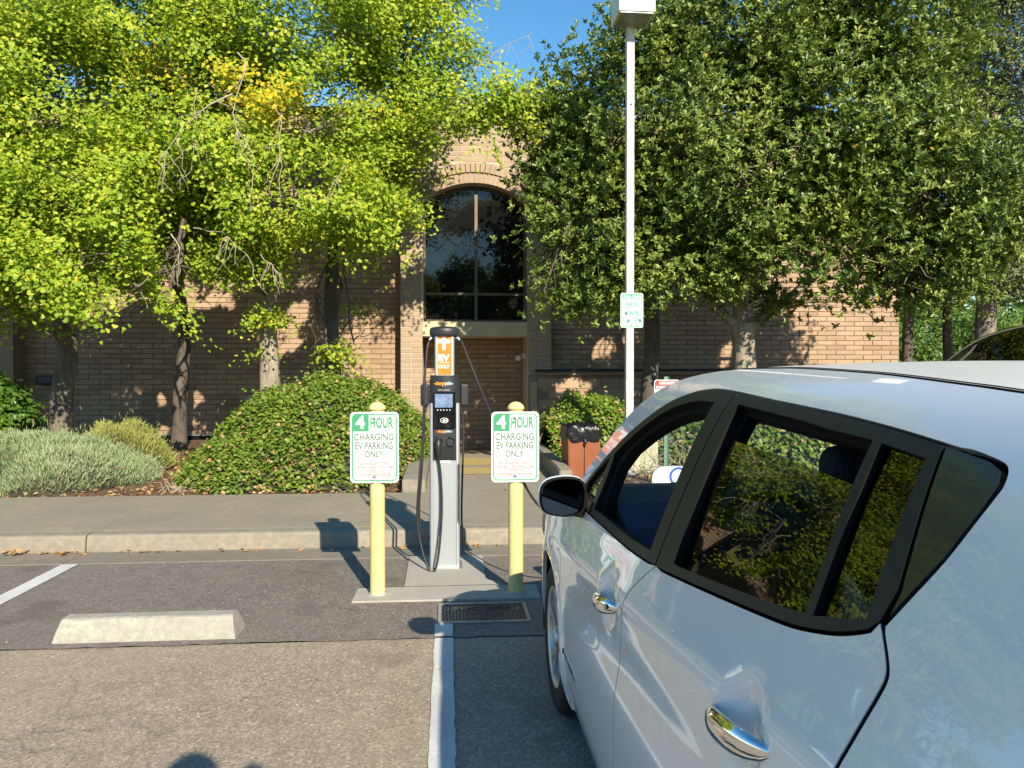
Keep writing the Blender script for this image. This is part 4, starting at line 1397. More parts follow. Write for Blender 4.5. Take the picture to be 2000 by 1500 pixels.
droop((-2.7, 10.05, 4.98), (-3.6, 10.0, 4.1), .018, 8)
droop((-2.70, 10.3, 5.6), (-2.46, 10.1, 4.0), .016, 10, .7)
droop((-2.2, 10.2, 4.9), (-2.1, 10.1, 4.1), .010, 7)
droop((-3.2, 10.2, 5.1), (-3.2, 10.1, 4.2), .010, 6)
droop((-3.55, 10.3, 3.25), (-3.42, 10.25, 2.8), .016, 6, .4)
droop((-3.3, 10.4, 3.35), (-2.6, 10.3, 3.0), .010, 8, .45)
droop((-2.5, 10.6, 3.05), (-2.2, 10.4, 2.6), .010, 6, .4)
droop((-1.35, 10.4, 4.2), (-1.6, 10.3, 3.7), .010, 4, .4)
droop((.35, 12.0, 6.0), (1.3, 11.8, 6.65), .014, 5, .3)
to = tw.obj('bare_twigs', 'twig', rt, None)
to.location = -Vector(rt.location)
to['kind'] = 'stuff'


# ------------------------------------------------------------------ shrubs and ground cover
def mound(name, label, cat, hf, xr, yr, nleaf, size, tmpl, mats, z0=.11, group=None, lift=.05, frac=None, upw=.7, core='hedgecore', jitter=.05, along=None, gap=None):
    """a leafy mass over a rounded body: hf(x, y) is its height, 0 outside"""
    cx, cy = (xr[0] + xr[1]) / 2, (yr[0] + yr[1]) / 2
    root = thing(name, label, cat, (cx, cy, z0), 0, group)
    n = 46
    vs, fs = [], []
    for i in range(n + 1):
        for j in range(n + 1):
            x, y = xr[0] + (xr[1] - xr[0]) * i / n, yr[0] + (yr[1] - yr[0]) * j / n
            h = hf(x, y)
            vs.append((x - cx, y - cy, max(h - .07, -.05)))
    for i in range(n):
        for j in range(n):
            k = i * (n + 1) + j
            fs.append([k, k + n + 1, k + n + 2, k + 1])
    M().add(vs, fs, 0, True).obj('stems', core, root)
    P_, N_, A_ = [], [], []
    tries = 0
    while len(P_) < nleaf and tries < nleaf * 12:
        tries += 1
        x, y = rng.uniform(*xr), rng.uniform(*yr)
        h = hf(x, y)
        if h < .02:
            continue
        e = .03
        gx, gy = (hf(x + e, y) - hf(x - e, y)) / (2 * e), (hf(x, y + e) - hf(x, y - e)) / (2 * e)
        sl_ = math.sqrt(1 + gx * gx + gy * gy)
        if rng.random() > min(sl_ / 4.0, 1.0) + .1:
            continue
        if gap and gap((x, y, h)):
            continue
        nv = np.array([-gx, -gy, 1.]) / sl_
        dpt = rng.uniform(-.10, lift) + (rng.exponential(.05) if rng.random() < .07 else 0)
        zb = h if sl_ < 6 else rng.uniform(.0, h)
        P_.append(np.array([x, y, z0 + zb]) + nv * dpt + rng.normal(size=3) * jitter * .3)
        N_.append(nv * (1 - upw) + np.array([0, 0, upw]) + SUNV * .25 + rng.normal(size=3) * .45)
        A_.append(nv + np.array([0, 0, .7]) + rng.normal(size=3) * .4)
    P_, N_, A_ = np.array(P_), np.array(N_), np.array(A_)
    mi = None
    if len(mats) > 1:
        cl = np.array([nz(p, 2.4, 5.) for p in P_])
        mi = np.where((rng.random(len(P_)) < np.where(cl > .16, .17, .04)), 1, 0)
        if frac:
            mi = (rng.random(len(P_)) < frac).astype(int)
    if along == 'up':
        N2 = np.cross(A_, rng.normal(size=A_.shape))
        leaf_object('foliage', P_, N2, size * rng.uniform(.6, 1.25, len(P_)), tmpl, mats, mi, root, along=unit(A_), loc=(cx, cy, z0))
    else:
        leaf_object('foliage', P_, N_, size * rng.uniform(.7, 1.25, len(P_)), tmpl, mats, mi, root, loc=(cx, cy, z0))
    return root


def dome(cx, cy, rx, ry, h, p=.75, ns=.10, fr=1.8, seed=0.):
    def f(x, y):
        w_ = 1 + .16 * noise.noise(Vector((x * 1.3 + seed, y * 1.3, 2)))
        r2 = ((x - cx) / (rx * w_)) ** 2 + ((y - cy) / (ry * w_)) ** 2
        if r2 >= 1:
            return 0.
        return h * (1 - r2) ** p * (1 + ns * noise.noise(Vector((x * fr * 2, y * fr * 2, seed)))) + .05 * noise.noise(Vector((x * 6, y * 6, seed)))
    return f


d1, d2, d3 = dome(-1.65, 11.2, 1.62, 2.45, 1.24, .72, .13, 1.5, 1.), dome(-2.45, 10.1, .85, 1.4, .62, .7, .08, 1., 2.), dome(-.95, 10.7, .62, 1.4, .62, .7, .08, 1., 4.)
mound('ivy_mound', 'big rounded mound of glossy green ivy left of the charger', 'ground cover', lambda x, y: max(d1(x, y), d2(x, y), d3(x, y)), (-3.7, -.25), (8.62, 13.8), 58000, .045, ROUND, ['ivy', 'dead'])
l1, l2 = dome(-5.3, 9.9, 1.6, 1.25, .52, .6, .38, 1.6, 11.), dome(-4.55, 9.6, .72, .95, .48, .6, .40, 1.8, 12.)
mound('lavender_bush', 'low grey green lavender bush spilling toward the sidewalk at left', 'shrub', lambda x, y: max(l1(x, y), l2(x, y)), (-7.0, -3.4), (8.58, 11.3), 52000, .075, BLADE, ['lav', 'dead'], frac=.035, along='up', lift=.02)
mound('yellowish_shrub', 'fine yellowish green shrub behind the lavender bush', 'shrub', dome(-4.5, 11.0, .62, .7, .60, .6, .4, 1.8, 21.), (-5.3, -3.7), (10.2, 11.8), 17000, .075, BLADE, ['lavg'], along='up', lift=.03)
mound('leafy_shrub', 'tall dark green leafy shrub at the far left edge', 'shrub', dome(-6.35, 11.1, .62, .7, 1.22, .32, .1, 1.5, 31.), (-7.1, -5.6), (10.2, 11.9), 9000, .075, ROUND, ['bush'], lift=.10, jitter=.12, upw=.4)
mound('lime_shrub', 'small bright lime green shrub below the tall shrub at left', 'shrub', dome(-6.05, 10.6, .5, .45, .60, .45, .1, 1.5, 35.), (-6.7, -5.4), (10.1, 11.1), 3500, .075, ROUND, ['limeleaf'], lift=.08, jitter=.1, upw=.5)
gh = 'clipped hedges right of the entry'
h1, h2 = dome(2.25, 12.0, .85, 1.0, .92, .38, .12, 1.4, 41.), dome(1.75, 11.6, .5, .8, .62, .4, .12, 1.4, 42.)
mound('hedge', 'leafy green hedge behind the brown waste bin', 'hedge', lambda x, y: max(h1(x, y), h2(x, y)), (1.5, 3.2), (10.7, 13.2), 13000, .06, ROUND, ['ivy', 'dead'], group=gh, upw=.5, lift=.07)
h3 = dome(4.6, 11.3, 2.0, 1.6, 1.0, .45, .12, 1.2, 51.)
mound('hedge', 'long green hedge seen through the car windows', 'hedge', h3, (2.5, 6.8), (9.5, 13.0), 22000, .06, ROUND, ['ivy', 'dead'], group=gh, upw=.5, lift=.07)
h4 = dome(8.6, 11.6, 2.2, 1.5, .85, .45, .12, 1.2, 55.)
mound('hedge', 'low green hedge beside the navy car', 'hedge', h4, (6.3, 10.9), (10.0, 13.2), 9000, .07, ROUND, ['ivy', 'dead'], group=gh, upw=.5, lift=.07)
# bare twigs at the foot of the hedges
tg = M()
for _ in range(70):
    x, y = random.uniform(2.35, 3.6), random.uniform(9.6, 10.4)
    a = Vector((x, y, .12))
    tg.tube(wob(a, a + Vector((random.uniform(-.5, .5), random.uniform(-.2, .3), random.uniform(.1, .6))), 5, .25), [.006, .005, .004, .003, .003, .002], 4, cap=False)
for _ in range(60):
    x = random.uniform(-3.3, -.9)
    a = Vector((x, 8.75 + random.uniform(0, .25), .12))
    tg.tube(wob(a, a + Vector((random.uniform(-.3, .3), random.uniform(-.05, .2), random.uniform(.02, .22))), 4, .25), [.005, .004, .003, .003, .002], 4, cap=False)
o = tg.obj('dry_twigs', 'twig')
tag(o, 'tangle of dry grey twigs under the hedge and at the mound foot', 'twigs', kind='stuff')
# fallen leaves: litter on the beds and a few in the gutter and on the lot
q = []
while len(q) < 5200:
    x, y = rng.uniform(-7.5, 6), rng.uniform(8.52, 13.5)
    if -.45 < x < 1.45 and rng.random() > .02:
        continue
    near = 1.0 if y < 9.3 else .45
    if rng.random() < near * (.35 + .65 * (noise.noise(Vector((x * 1.6, y * 1.6, 4))) > -.05)):
        q.append((x, y, .122 + rng.uniform(0, .03) if not -.45 < x < 1.45 else .16))
for x in list(rng.normal(-2.9, .35, 26)) + list(rng.normal(-3.5, .18, 18)) + list(rng.uniform(-2.6, .6, 26)):
    q.append((x, YC - .02 - abs(rng.normal(0, .035)), .02 + rng.uniform(0, .012)))
for _ in range(150):
    x, y = rng.uniform(-3.6, .5), rng.uniform(1.8, 6.0)
    q.append((x, y, .014))
q = np.array(q)
Nn = np.array([0, 0, 1.]) + rng.normal(size=(len(q), 3)) * .35
sz = np.where(q[:, 1] < 6.1, rng.uniform(.006, .018, len(q)), rng.uniform(.03, .065, len(q)))
o = leaf_object('leaf_litter', q, Nn, sz, ROUND, ['dead'])
tag(o, 'dry brown leaves scattered on the soil, gutter and asphalt', 'leaves', kind='stuff')
# trees across the lot, behind the viewer, mirrored in the tall window and the car
gl_ = 'trees across the parking lot'
for i, (x, y, h, w_, lb) in enumerate(((-7, -36, 9, 4.5, 'broad tree across the lot, leftmost in the window reflection'), (3.8, -33, 10, 3.6, 'tall tree across the lot mirrored in the right panes of the window'), (15, -38, 9, 5, 'broad tree across the lot, right of the tall one'), (-19, -30, 8, 4.5, 'tree across the lot far along the row'), (.2, -42, 12, 3.4, 'tree across the lot standing behind the others in the window reflection'))):
    tree('lot_tree', lb, 'tree', gl_, (x, y, 0), [(x, y, 0), (x, y, h * .25), (x, y, h * .6)], [.3, .26, .16], [],
         [(x, y, h * .6, w_, w_, h * .30), (x + w_ * .4, y + .5, h * .8, w_ * .6, w_ * .6, h * .22), (x - w_ * .5, y, h * .55, w_ * .6, w_ * .6, h * .2)], 4.5, 34, 'foliage', .36, OVAL, ['bush'], 'bark_dark', csize=.5, hole=-.15, seed=90. + i, nbranch=5)
# a far belt of trees closing the view on the right and across the lot: one mass
belt_b = []
for k in range(34):
    a = R(-20 + 210 * k / 33) if k < 22 else R(200 + 130 * (k - 22) / 11)
    d = random.uniform(75, 95)
    belt_b.append((d * math.cos(a), d * math.sin(a) if k < 22 else d * math.sin(a) - 10, random.uniform(1.5, 3), random.uniform(6, 10), random.uniform(5, 8), random.uniform(4, 7)))
P_, N_, Y_, _c, _a = crown_points(belt_b, .22, 22, .8, 1.2, -.9, 5., None, True, 0, 9)
k_ = P_[:, 2] > -.5
o = leaf_object('far_woods', P_[k_], N_[k_], rng.uniform(.8, 1.7, int(k_.sum())), OVAL, ['bush'])
tag(o, 'far belt of dark green trees closing the view round the lot', 'woods', kind='stuff')

# ------------------------------------------------------------------ white hatchback
XC, YO = 1.33, 1.95                              # car origin on the ground
_zw = [(.10, .80), (.15, .832), (.2, .856), (.3, .883), (.4, .890), (.55, .8915), (.7, .890), (.80, .8865), (.86, .880), (.90, .872), (.96, .854), (1.02, .830), (1.10, .795), (1.2, .748), (1.3, .697), (1.38, .650), (1.43, .612), (1.47, .56), (1.50, .50), (1.53, .43)]
_zt = np.linspace(.10, 1.53, 1200)
_wt = np.interp(_zt, [a for a, b in _zw], [b for a, b in _zw])
ker = np.exp(-.5 * (np.arange(-60, 61) / 20.) ** 2)
ker /= ker.sum()
_pad = np.concatenate([_wt[0] + (_wt[1] - _wt[0]) * np.arange(-60, 0), _wt, _wt[-1] + (_wt[-1] - _wt[-2]) * np.arange(1, 61)])
_wt = np.convolve(_pad, ker, 'valid')
_py = [-.30, -.1, .1, .35, .6, 2.0, 3.4, 3.6, 3.8, 4.0, 4.15, 4.27]
_pw = [.90, .94, .968, .988, .998, 1.0, 1.0, .985, .955, .90, .83, .74]
_pyt = np.linspace(-.3, 4.27, 600)
_pwt = np.interp(_pyt, _py, _pw)
k2 = np.exp(-.5 * (np.arange(-30, 31) / 10.) ** 2)
k2 /= k2.sum()
_pwt = np.convolve(np.concatenate([np.full(30, _pwt[0]), _pwt, np.full(30, _pwt[-1])]), k2, 'valid')
HANDLES = [(2.115, .828), (1.185, .902)]


def width(y, z, dish=True):
    y, z = np.asarray(y, float), np.asarray(z, float)
    w_ = np.interp(z, _zt, _wt) * np.interp(y, _pyt, _pwt)
    # soft character line rising to the rear and a hollow below it
    zc = .80 + .085 * (2.9 - y)
    w_ = w_ + .010 * np.exp(-((z - zc) / .045) ** 2) * ((y > .2) & (y < 3.2)) - .012 * np.exp(-((z - zc + .17) / .09) ** 2) * np.exp(-((y - 1.9) / 1.2) ** 2)
    # wheel arch lips swell
    for wy in (3.33, .63):
        r_ = np.hypot(y - wy, z - .315)
        w_ = w_ + .012 * np.exp(-((r_ - .40) / .05) ** 2)
    if dish:
        for hy, hz in HANDLES:
            w_ = w_ - .027 * np.exp(-(((y - hy) / .064) ** 2 + ((z - hz - .008) / .062) ** 2) ** 1.5)
    return w_


def surf_normal(y, z):
    e = .004
    wy = (width(y + e, z) - width(y - e, z)) / (2 * e)
    wz = (width(y, z + e) - width(y, z - e)) / (2 * e)
    n_ = np.stack([-np.ones_like(wy), -wy, -wz], -1)
    return n_ / np.linalg.norm(n_, axis=-1, keepdims=True)


def inside(pts, poly):
    x, y = pts[:, 0], pts[:, 1]
    c = np.zeros(len(pts), bool)
    n = len(poly)
    for i in range(n):
        x1, y1 = poly[i]
        x2, y2 = poly[(i + 1) % n]
        c ^= ((y1 > y) != (y2 > y)) & (x < (x2 - x1) * (y - y1) / ((y2 - y1) or 1e-12) + x1)
    return c


def refine(poly, step):
    out = []
    n = len(poly)
    for i in range(n):
        a, b = np.array(poly[i]), np.array(poly[(i + 1) % n])
        k = max(1, int(np.ceil(np.linalg.norm(b - a) / step)))
        out += [tuple(a + (b - a) * j / k) for j in range(k)]
    return out


def curve2(pts, k=5):
    return [(p.x, p.y) for p in smooth([(a, b, 0) for a, b in pts], k)]


def panel(name, outline, mat, parent, holes=(), off=0., thick=.018, step=.035, both=True):
    loops = [refine(outline, step)] + [refine(h, step) for h in holes]
    P_, E_ = [], []
    for lp_ in loops:
        o_ = len(P_)
        P_ += lp_
        E_ += [(o_ + i, o_ + (i + 1) % len(lp_)) for i in range(len(lp_))]
    nb_ = len(P_)
    A = np.array(P_)
    g = np.mgrid[A[:, 0].min():A[:, 0].max():step, A[:, 1].min():A[:, 1].max():step].reshape(2, -1).T
    keep = inside(g, loops[0])
    for h in loops[1:]:
        keep &= ~inside(g, h)
    g = g[keep]
    if len(g):
        d = np.sqrt(((g[:, None] - A[None]) ** 2).sum(-1)).min(1)
        g = g[d > step * .55]
    allp = np.concatenate([A, g]) if len(g) else A
    res = delaunay_2d_cdt([Vector(p) for p in allp], E_, [], 0, 1e-6)
    V2 = np.array([v[:] for v in res[0]])
    T_ = np.array([list(f) for f in res[2]])
    cen = V2[T_].mean(1)
    ok = inside(cen, loops[0])
    for h in loops[1:]:
        ok &= ~inside(cen, h)
    T_ = T_[ok]
    N_ = surf_normal(V2[:, 0], V2[:, 1])
    X = -width(V2[:, 0], V2[:, 1])
    V3 = np.stack([X, V2[:, 0] - YO, V2[:, 1]], -1) + N_ * off
    # orient faces outward (towards -x)
    a, b, c = V3[T_[:, 0]], V3[T_[:, 1]], V3[T_[:, 2]]
    fl = (np.cross(b - a, c - a) * N_[T_[:, 0]]).sum(1) < 0
    T_[fl] = T_[fl][:, ::-1]
    verts = V3.tolist()
    faces = T_.tolist()
    norms = N_.tolist()
    # returned edges
    cnt = {}
    for f in faces:
        for i in range(3):
            cnt[(f[i], f[(i + 1) % 3])] = 1
    for (i, j) in list(cnt):
        if (j, i) not in cnt:
            k = len(verts)
            ed = V3[j] - V3[i]
            side = np.cross(ed, N_[i])
            side /= max(np.linalg.norm(side), 1e-9)
            vi, vj = V3[i] - N_[i] * thick, V3[j] - N_[j] * thick
            verts += [V3[i].tolist(), V3[j].tolist(), vj.tolist(), vi.tolist()]
            norms += [side.tolist()] * 4
            faces.append([k + 1, k, k + 3, k + 2])
    me = bpy.data.meshes.new(name)
    me.from_pydata(verts, [], faces)
    me.materials.append(MAT[mat])
    if mat == 'trim':
        me.materials.append(MAT['trimsoft'])
        me.polygons.foreach_set('material_index', [0] * len(T_) + [1] * (len(faces) - len(T_)))
    me.polygons.foreach_set('use_smooth', [True] * len(faces))
    me.update()
    me.normals_split_custom_set_from_vertices(norms)
    o = bpy.data.objects.new(name, me)
    COL.objects.link(o)
    o.parent = parent
    if both:
        c = o.copy()
        COL.objects.link(c)
        c.parent = parent
        c.scale = (-1, 1, 1)
    return o


car = thing('parked_car', 'white electric hatchback with windows lowered, parked beside the charger', 'car', (XC, YO, 0.006))
ydoor = [(1.802, 1.008), (1.90, .93), (1.945, .84), (1.985, .74), (2.01, .64), (2.015, .55), (2.01, .43), (2.0, .30), (1.99, .235)]
yfend = [(2.835, .985), (2.885, .915), (2.93, .84), (2.985, .73), (3.015, .62), (2.985, .50), (2.945, .38), (2.93, .30), (2.92, .235)]
rseam = [(.945, 1.147), (.909, 1.116), (.896, 1.098), (.898, 1.072), (.905, 1.031), (.910, .95), (.925, .87), (.955, .77), (1.0, .64), (1.04, .52), (1.07, .38), (1.085, .235)]
belt = [(.943, 1.149), (.967, 1.134), (1.017, 1.114), (1.072, 1.099), (1.138, 1.085), (1.239, 1.071), (1.407, 1.051), (1.627, 1.026), (1.802, 1.009), (2.043, .995), (2.299, .990), (2.591, .986), (2.835, .985)]
ttop = [(.868, 1.335), (.876, 1.353), (.90, 1.361), (.947, 1.366), (1.054, 1.376), (1.152, 1.384), (1.31, 1.394), (1.53, 1.404), (1.644, 1.409), (1.852, 1.419), (1.996, 1.423), (2.072, 1.420), (2.179, 1.408), (2.345, 1.368), (2.535, 1.283), (2.643, 1.219), (2.75, 1.14), (2.835, 1.065), (2.87, 1.01)]
G = .0035
sh = lambda pts, d: [(a + d, b) for a, b in pts]
cb = lambda pts: curve2(pts, 4)
B_, T2 = cb(belt), cb(ttop)
bl_at = lambda y: float(np.interp(y, [p[0] for p in B_], [p[1] for p in B_]))
tt_at = lambda y: float(np.interp(y, [p[0] for p in T2[6:]], [p[1] for p in T2[6:]]))
dz = .006
# lower door skins
fd_top = [(y, z - dz) for y, z in B_ if 1.81 < y < 2.83]
panel('front_door', sh(cb(ydoor), G)[::-1] + fd_top + sh(cb(yfend), -G), 'carwhite', car, step=.028, thick=.0018)
rd_top = [(y, z - dz) for y, z in B_ if .955 < y < 1.795]
panel('rear_door', sh(cb(rseam), .0058)[::-1] + rd_top + sh(cb(ydoor), -G), 'carwhite', car, step=.026, thick=.0018)
for sm_ in (rseam, ydoor, yfend):  # black strips behind the door gaps stand in for the shade inside them
    c_ = cb(sm_)
    panel('seam_shade', [(a - .016, b) for a, b in c_] + [(a + .016, b) for a, b in c_[::-1]], 'trimsoft', car, off=-.0030, thick=.001, step=.03)
# front wing with the wheel arch
arch = lambda wy, r_, a_, b_, n=22: [(wy + r_ * math.cos(R(a_ + (b_ - a_) * k / n)), .315 + r_ * math.sin(R(a_ + (b_ - a_) * k / n))) for k in range(n + 1)]
hood = cb([(2.85, .99), (2.95, .965), (3.2, .905), (3.5, .83), (3.8, .73), (4.05, .62), (4.2, .53)])
fend = sh(cb(yfend), G)[::-1]
af = arch(3.33, .368, -12, 192)
panel('front_wing', [p for p in fend if p[1] > .25][0:] + hood + [(4.24, .40), (4.2, .24)] + [(3.33 + .368 * math.cos(R(-12)), .24)] + af + [(3.33 - .368 * math.cos(R(12)) - .002, .235)], 'carwhite', car, step=.03)
# roof rail, screen pillar and rear quarter on the same body surface
ditch = cb([(-.02, 1.335), (.2, 1.375), (.6, 1.42), (.97, 1.447), (1.08, 1.454), (1.23, 1.463), (1.374, 1.470), (1.663, 1.479), (1.82, 1.480), (2.0, 1.479), (2.16, 1.474), (2.30, 1.462), (2.42, 1.443), (2.54, 1.405), (2.66, 1.343), (2.77, 1.255), (2.87, 1.150), (2.95, 1.045), (2.985, .985)])
T_rail = [p for p in T2 if p[0] > .95]
rail = [(y, z + .005) for y, z in T_rail] + [(2.885, .992)]
dfront = [p for p in ditch if p[0] > .95]
drear = [p for p in ditch if p[0] < .945]
dlo_rear = cb([(.944, 1.373), (.905, 1.368), (.870, 1.360), (.859, 1.340), (.862, 1.322), (.868, 1.302), (.888, 1.243), (.918, 1.184), (.938, 1.147)])
ar = arch(.63, .372, 192, -12)
panel('body_side', ditch + rail[::-1] + dlo_rear + [p for p in sh(cb(rseam), -G) if p[1] > .39 and p[1] < 1.14] + [(1.0, .315 + .0)] + arch(.63, .372, 0, 192) + [(.26, .24), (-.14, .26), (-.22, .45), (-.21, .7), (-.19, .95), (-.10, 1.15)], 'carwhite', car, step=.03, thick=.018)
panel('sill', [(1.02, .225), (2.96, .225), (2.94, .165), (1.05, .165)], 'carwhite', car, thick=.05)
panel('mud_guard', [(2.955, .38), (2.985, .30), (2.97, .165), (2.93, .165), (2.925, .36)], 'carwhite', car, off=.004, thick=.06)
# window frames, pillars and belt mouldings
win_f = cb([(1.945, 1.393), (2.089, 1.390), (2.259, 1.362), (2.409, 1.307), (2.54, 1.240), (2.62, 1.190)]) + [(2.575, 1.04), (2.565, 1.008)] + [(y, bl_at(y) + .024) for y in np.linspace(2.5, 1.875, 10)]
quar = [(2.655, 1.175), (2.72, 1.135), (2.805, 1.065), (2.80, 1.035), (2.62, 1.03)]
win_r = [(1.782, 1.394), (1.694, 1.040)] + [(y, bl_at(y) + .019) for y in np.linspace(1.66, 1.118, 10)] + [(1.166, 1.364)] + cb([(1.31, 1.370), (1.45, 1.379), (1.6, 1.386)])
fix_r = [(1.139, 1.362), (1.096, 1.111), (.978, 1.142), (1.019, 1.352)]
ff = [(1.802 + G, 1.010), (1.853 + G, 1.419)] + [p for p in T2 if p[0] > 1.86] + [(2.862, .995), (2.835, .985)] + [p for p in B_[::-1] if 1.81 < p[0] < 2.83]
panel('front_window_frame', ff, 'trim', car, holes=[win_f, quar], off=.002, thick=.03, step=.03)
rf = [(1.853 - G, 1.419), (1.802 - G, 1.009)] + [p for p in B_[::-1] if .96 < p[0] < 1.795] + [(.950, 1.150), (.944, 1.192), (1.001, 1.371)] + [p for p in T2 if 1.01 < p[0] < 1.845]
panel('rear_window_frame', rf, 'trim', car, holes=[win_r, fix_r], off=.002, thick=.03, step=.03)
panel('pillar_backing', [(1.0, 1.378), (.90, 1.372), (.855, 1.362), (.852, 1.30), (.925, 1.125), (1.0, 1.125)], 'trimsoft', car, off=-.022, thick=.002, step=.03)
panel('pillar_cover', [(.993, 1.370), (.936, 1.190), (.938, 1.160), (.925, 1.186), (.894, 1.245), (.874, 1.306), (.868, 1.338), (.876, 1.353), (.90, 1.361), (.947, 1.366)], 'cpillar', car, off=.001, thick=.02, step=.02)
# glass
lower = lambda top: [(1.775, 1.0), (.0, 0)]
gl_top = [(1.755, 1.322), (1.42, 1.312), (1.16, 1.298)]
panel('rear_side_glass', [(1.70, 1.030)] + gl_top + [(1.105, 1.085)] + [(y, bl_at(y) + .012) for y in np.linspace(1.15, 1.66, 8)], 'glass_tint', car, off=-.016, thick=.003, step=.06)
panel('fixed_side_glass', [(1.14, 1.365), (1.098, 1.110), (.978, 1.140), (1.02, 1.354)], 'glass_tint', car, off=-.008, thick=.003, step=.06)
panel('quarter_glass', [(2.645, 1.185), (2.73, 1.14), (2.815, 1.068), (2.808, 1.027), (2.61, 1.022)], 'glass_clear', car, off=-.008, thick=.003, step=.05)
panel('window_seal', [(1.865, 1.015)] + [(y, bl_at(y) + .020) for y in np.linspace(1.9, 2.57, 8)] + [(2.58, 1.0), (2.57, .99), (1.87, .998)], 'trimsoft', car, off=-.014, thick=.03, step=.05)
panel('window_channel', cb([(1.935, 1.403), (2.089, 1.399), (2.27, 1.370), (2.42, 1.315), (2.55, 1.250), (2.635, 1.197)]) + [(2.59, 1.03), (2.56, 1.0), (2.535, 1.0), (2.57, 1.16)] + cb([(2.52, 1.222), (2.40, 1.285), (2.25, 1.340), (2.085, 1.370), (1.94, 1.374)]), 'trimsoft', car, off=-.020, thick=.035, step=.03)
panel('window_channel', [(1.80, 1.404), (1.17, 1.373), (1.166, 1.356), (1.6, 1.376), (1.755, 1.382), (1.69, 1.05), (1.675, 1.03), (1.70, 1.03)], 'trimsoft', car, off=-.022, thick=.03, step=.05)


def grid(name, rows, mat, parent, thick_dir=None, sm=True):
    n, m = len(rows), len(rows[0])
    vs = [p for r_ in rows for p in r_]
    fs = [[i * m + j, i * m + j + 1, (i + 1) * m + j + 1, (i + 1) * m + j] for i in range(n - 1) for j in range(m - 1)]
    return M().add(vs, fs, 0, sm).obj(name, mat, parent)


dd = {}
W = lambda y, z: float(width(np.array([y]), np.array([z]))[0])
# roof between the two ditches
rows = []
for y, z in [p for p in ditch if p[0] < 2.42]:
    w_ = W(y, z) - .012
    rows.append([(w_ * a, y - YO + .05 * (1 - a * a) * max(0, (y - 2.0) / .42), z + .002 + .017 * (1 - abs(a) ** 2.3)) for a in np.linspace(-1, 1, 21)])
grid('roof', rows, 'carwhite_roof', car)
# black strip in the ditch
for s_ in (-1, 1):
    rows = []
    for y, z in [p for p in ditch if p[0] < 2.43]:
        w_ = W(y, z)
        rows.append([(s_ * (w_ - .001), y - YO, z - .001), (s_ * (w_ - .004), y - YO, z - .006), (s_ * (w_ - .013), y - YO, z - .006), (s_ * (w_ - .0155), y - YO, z + .004)])
    grid('roof_strip', rows, 'trimsoft', car)
# windscreen
rows = []
for y, z in [p for p in ditch if p[0] > 2.40]:
    w_ = W(y, z) - .006
    rows.append([(w_ * a, y - YO + (.06 + .14 * (y - 2.4) / .58) * (1 - a * a), z - .002 + .034 * (1 - a * a) * (1 - (y - 2.4) / .58)) for a in np.linspace(-1, 1, 17)])
grid('windscreen', rows, 'glass_clear', car)
# bonnet, nose, tailgate
rows = []
for y, z in hood:
    w_ = W(y, z) - .004
    bul = .10 * (1 - (y - 2.85) / 1.35) + .05
    rows.append([(w_ * a, y - YO + (.10 * (1 - a * a) if y < 3.0 else .16 * (1 - a * a) * (y - 3.0) / 1.2), z + bul * .45 * (1 - abs(a) ** 2.6)) for a in np.linspace(-1, 1, 17)])
grid('bonnet', rows, 'carwhite', car)
rows = []
for z in (.18, .26, .34, .42, .50, .56, .60):
    y0 = 4.22 - .08 * abs(z - .38)
    w_ = W(y0, z) - .004
    rows.append([(w_ * a, y0 - YO + .17 * (1 - abs(a) ** 2.4), z) for a in np.linspace(-1, 1, 17)])
grid('front_bumper', rows, 'carwhite', car)
rows = []
for z in (.24, .34, .45, .58, .70, .82, .95):
    y0 = np.interp(z, [.24, .45, .70, .95], [-.14, -.22, -.21, -.19])
    w_ = W(y0, z)
    rows.append([(w_ * a, y0 - YO - .12 * (1 - abs(a) ** 2.6), z) for a in np.linspace(-1, 1, 17)])
grid('rear_bumper', rows, 'carwhite', car)
rows = []
for z in (.952, 1.05, 1.15, 1.25, 1.335):
    y0 = np.interp(z, [.95, 1.15, 1.335], [-.19, -.10, -.02])
    w_ = W(y0, z)
    rows.append([(w_ * a, y0 - YO - .10 * (1 - abs(a) ** 2.6), z + .03 * (1 - a * a) * (z - .95) / .4) for a in np.linspace(-1, 1, 17)])
grid('tailgate', rows, 'cpillar', car)
for s_ in (-1, 1):
    M().box(s_ * .70 - .05, s_ * .70 + .05, -.17 - YO - .06, -.05 - YO, .98, 1.28, bev=.02).obj('tail_lamp', 'tail', car)
panel('head_lamp', cb([(3.62, .80), (3.80, .745), (4.0, .66), (4.05, .60), (3.95, .61), (3.75, .70)]), 'headlamp', car, off=.012, thick=.02, step=.04)
# floor pan and inner skins: closes the gaps between panels
panel('inner_skin', [(1.0, .17), (1.02, .70), (.97, .98), (1.1, 1.045), (1.45, 1.015), (1.8, .975), (2.3, .955), (2.9, .95), (3.0, .62), (2.94, .17)], 'interior', car, off=-.055, thick=.002, step=.08)
M().box(-.80, .80, -.05 - YO, 4.1 - YO, .17, .21).obj('floor_pan', 'interior', car)
for wy in (3.33, .63):
    for s_ in (-1, 1):
        ln = M()
        arc_ = [(wy - YO + .374 * math.cos(R(a)), .315 + .374 * math.sin(R(a))) for a in range(-14, 195, 8)]
        n_ = len(arc_)
        ln.add([(s_ * .868, y, z) for y, z in arc_] + [(s_ * .60, y, z) for y, z in arc_], [[i, i + 1, n_ + i + 1, n_ + i] for i in range(n_ - 1)] + [list(range(n_, 2 * n_))])
        ln.obj('wheel_arch_liner', 'trimsoft', car)


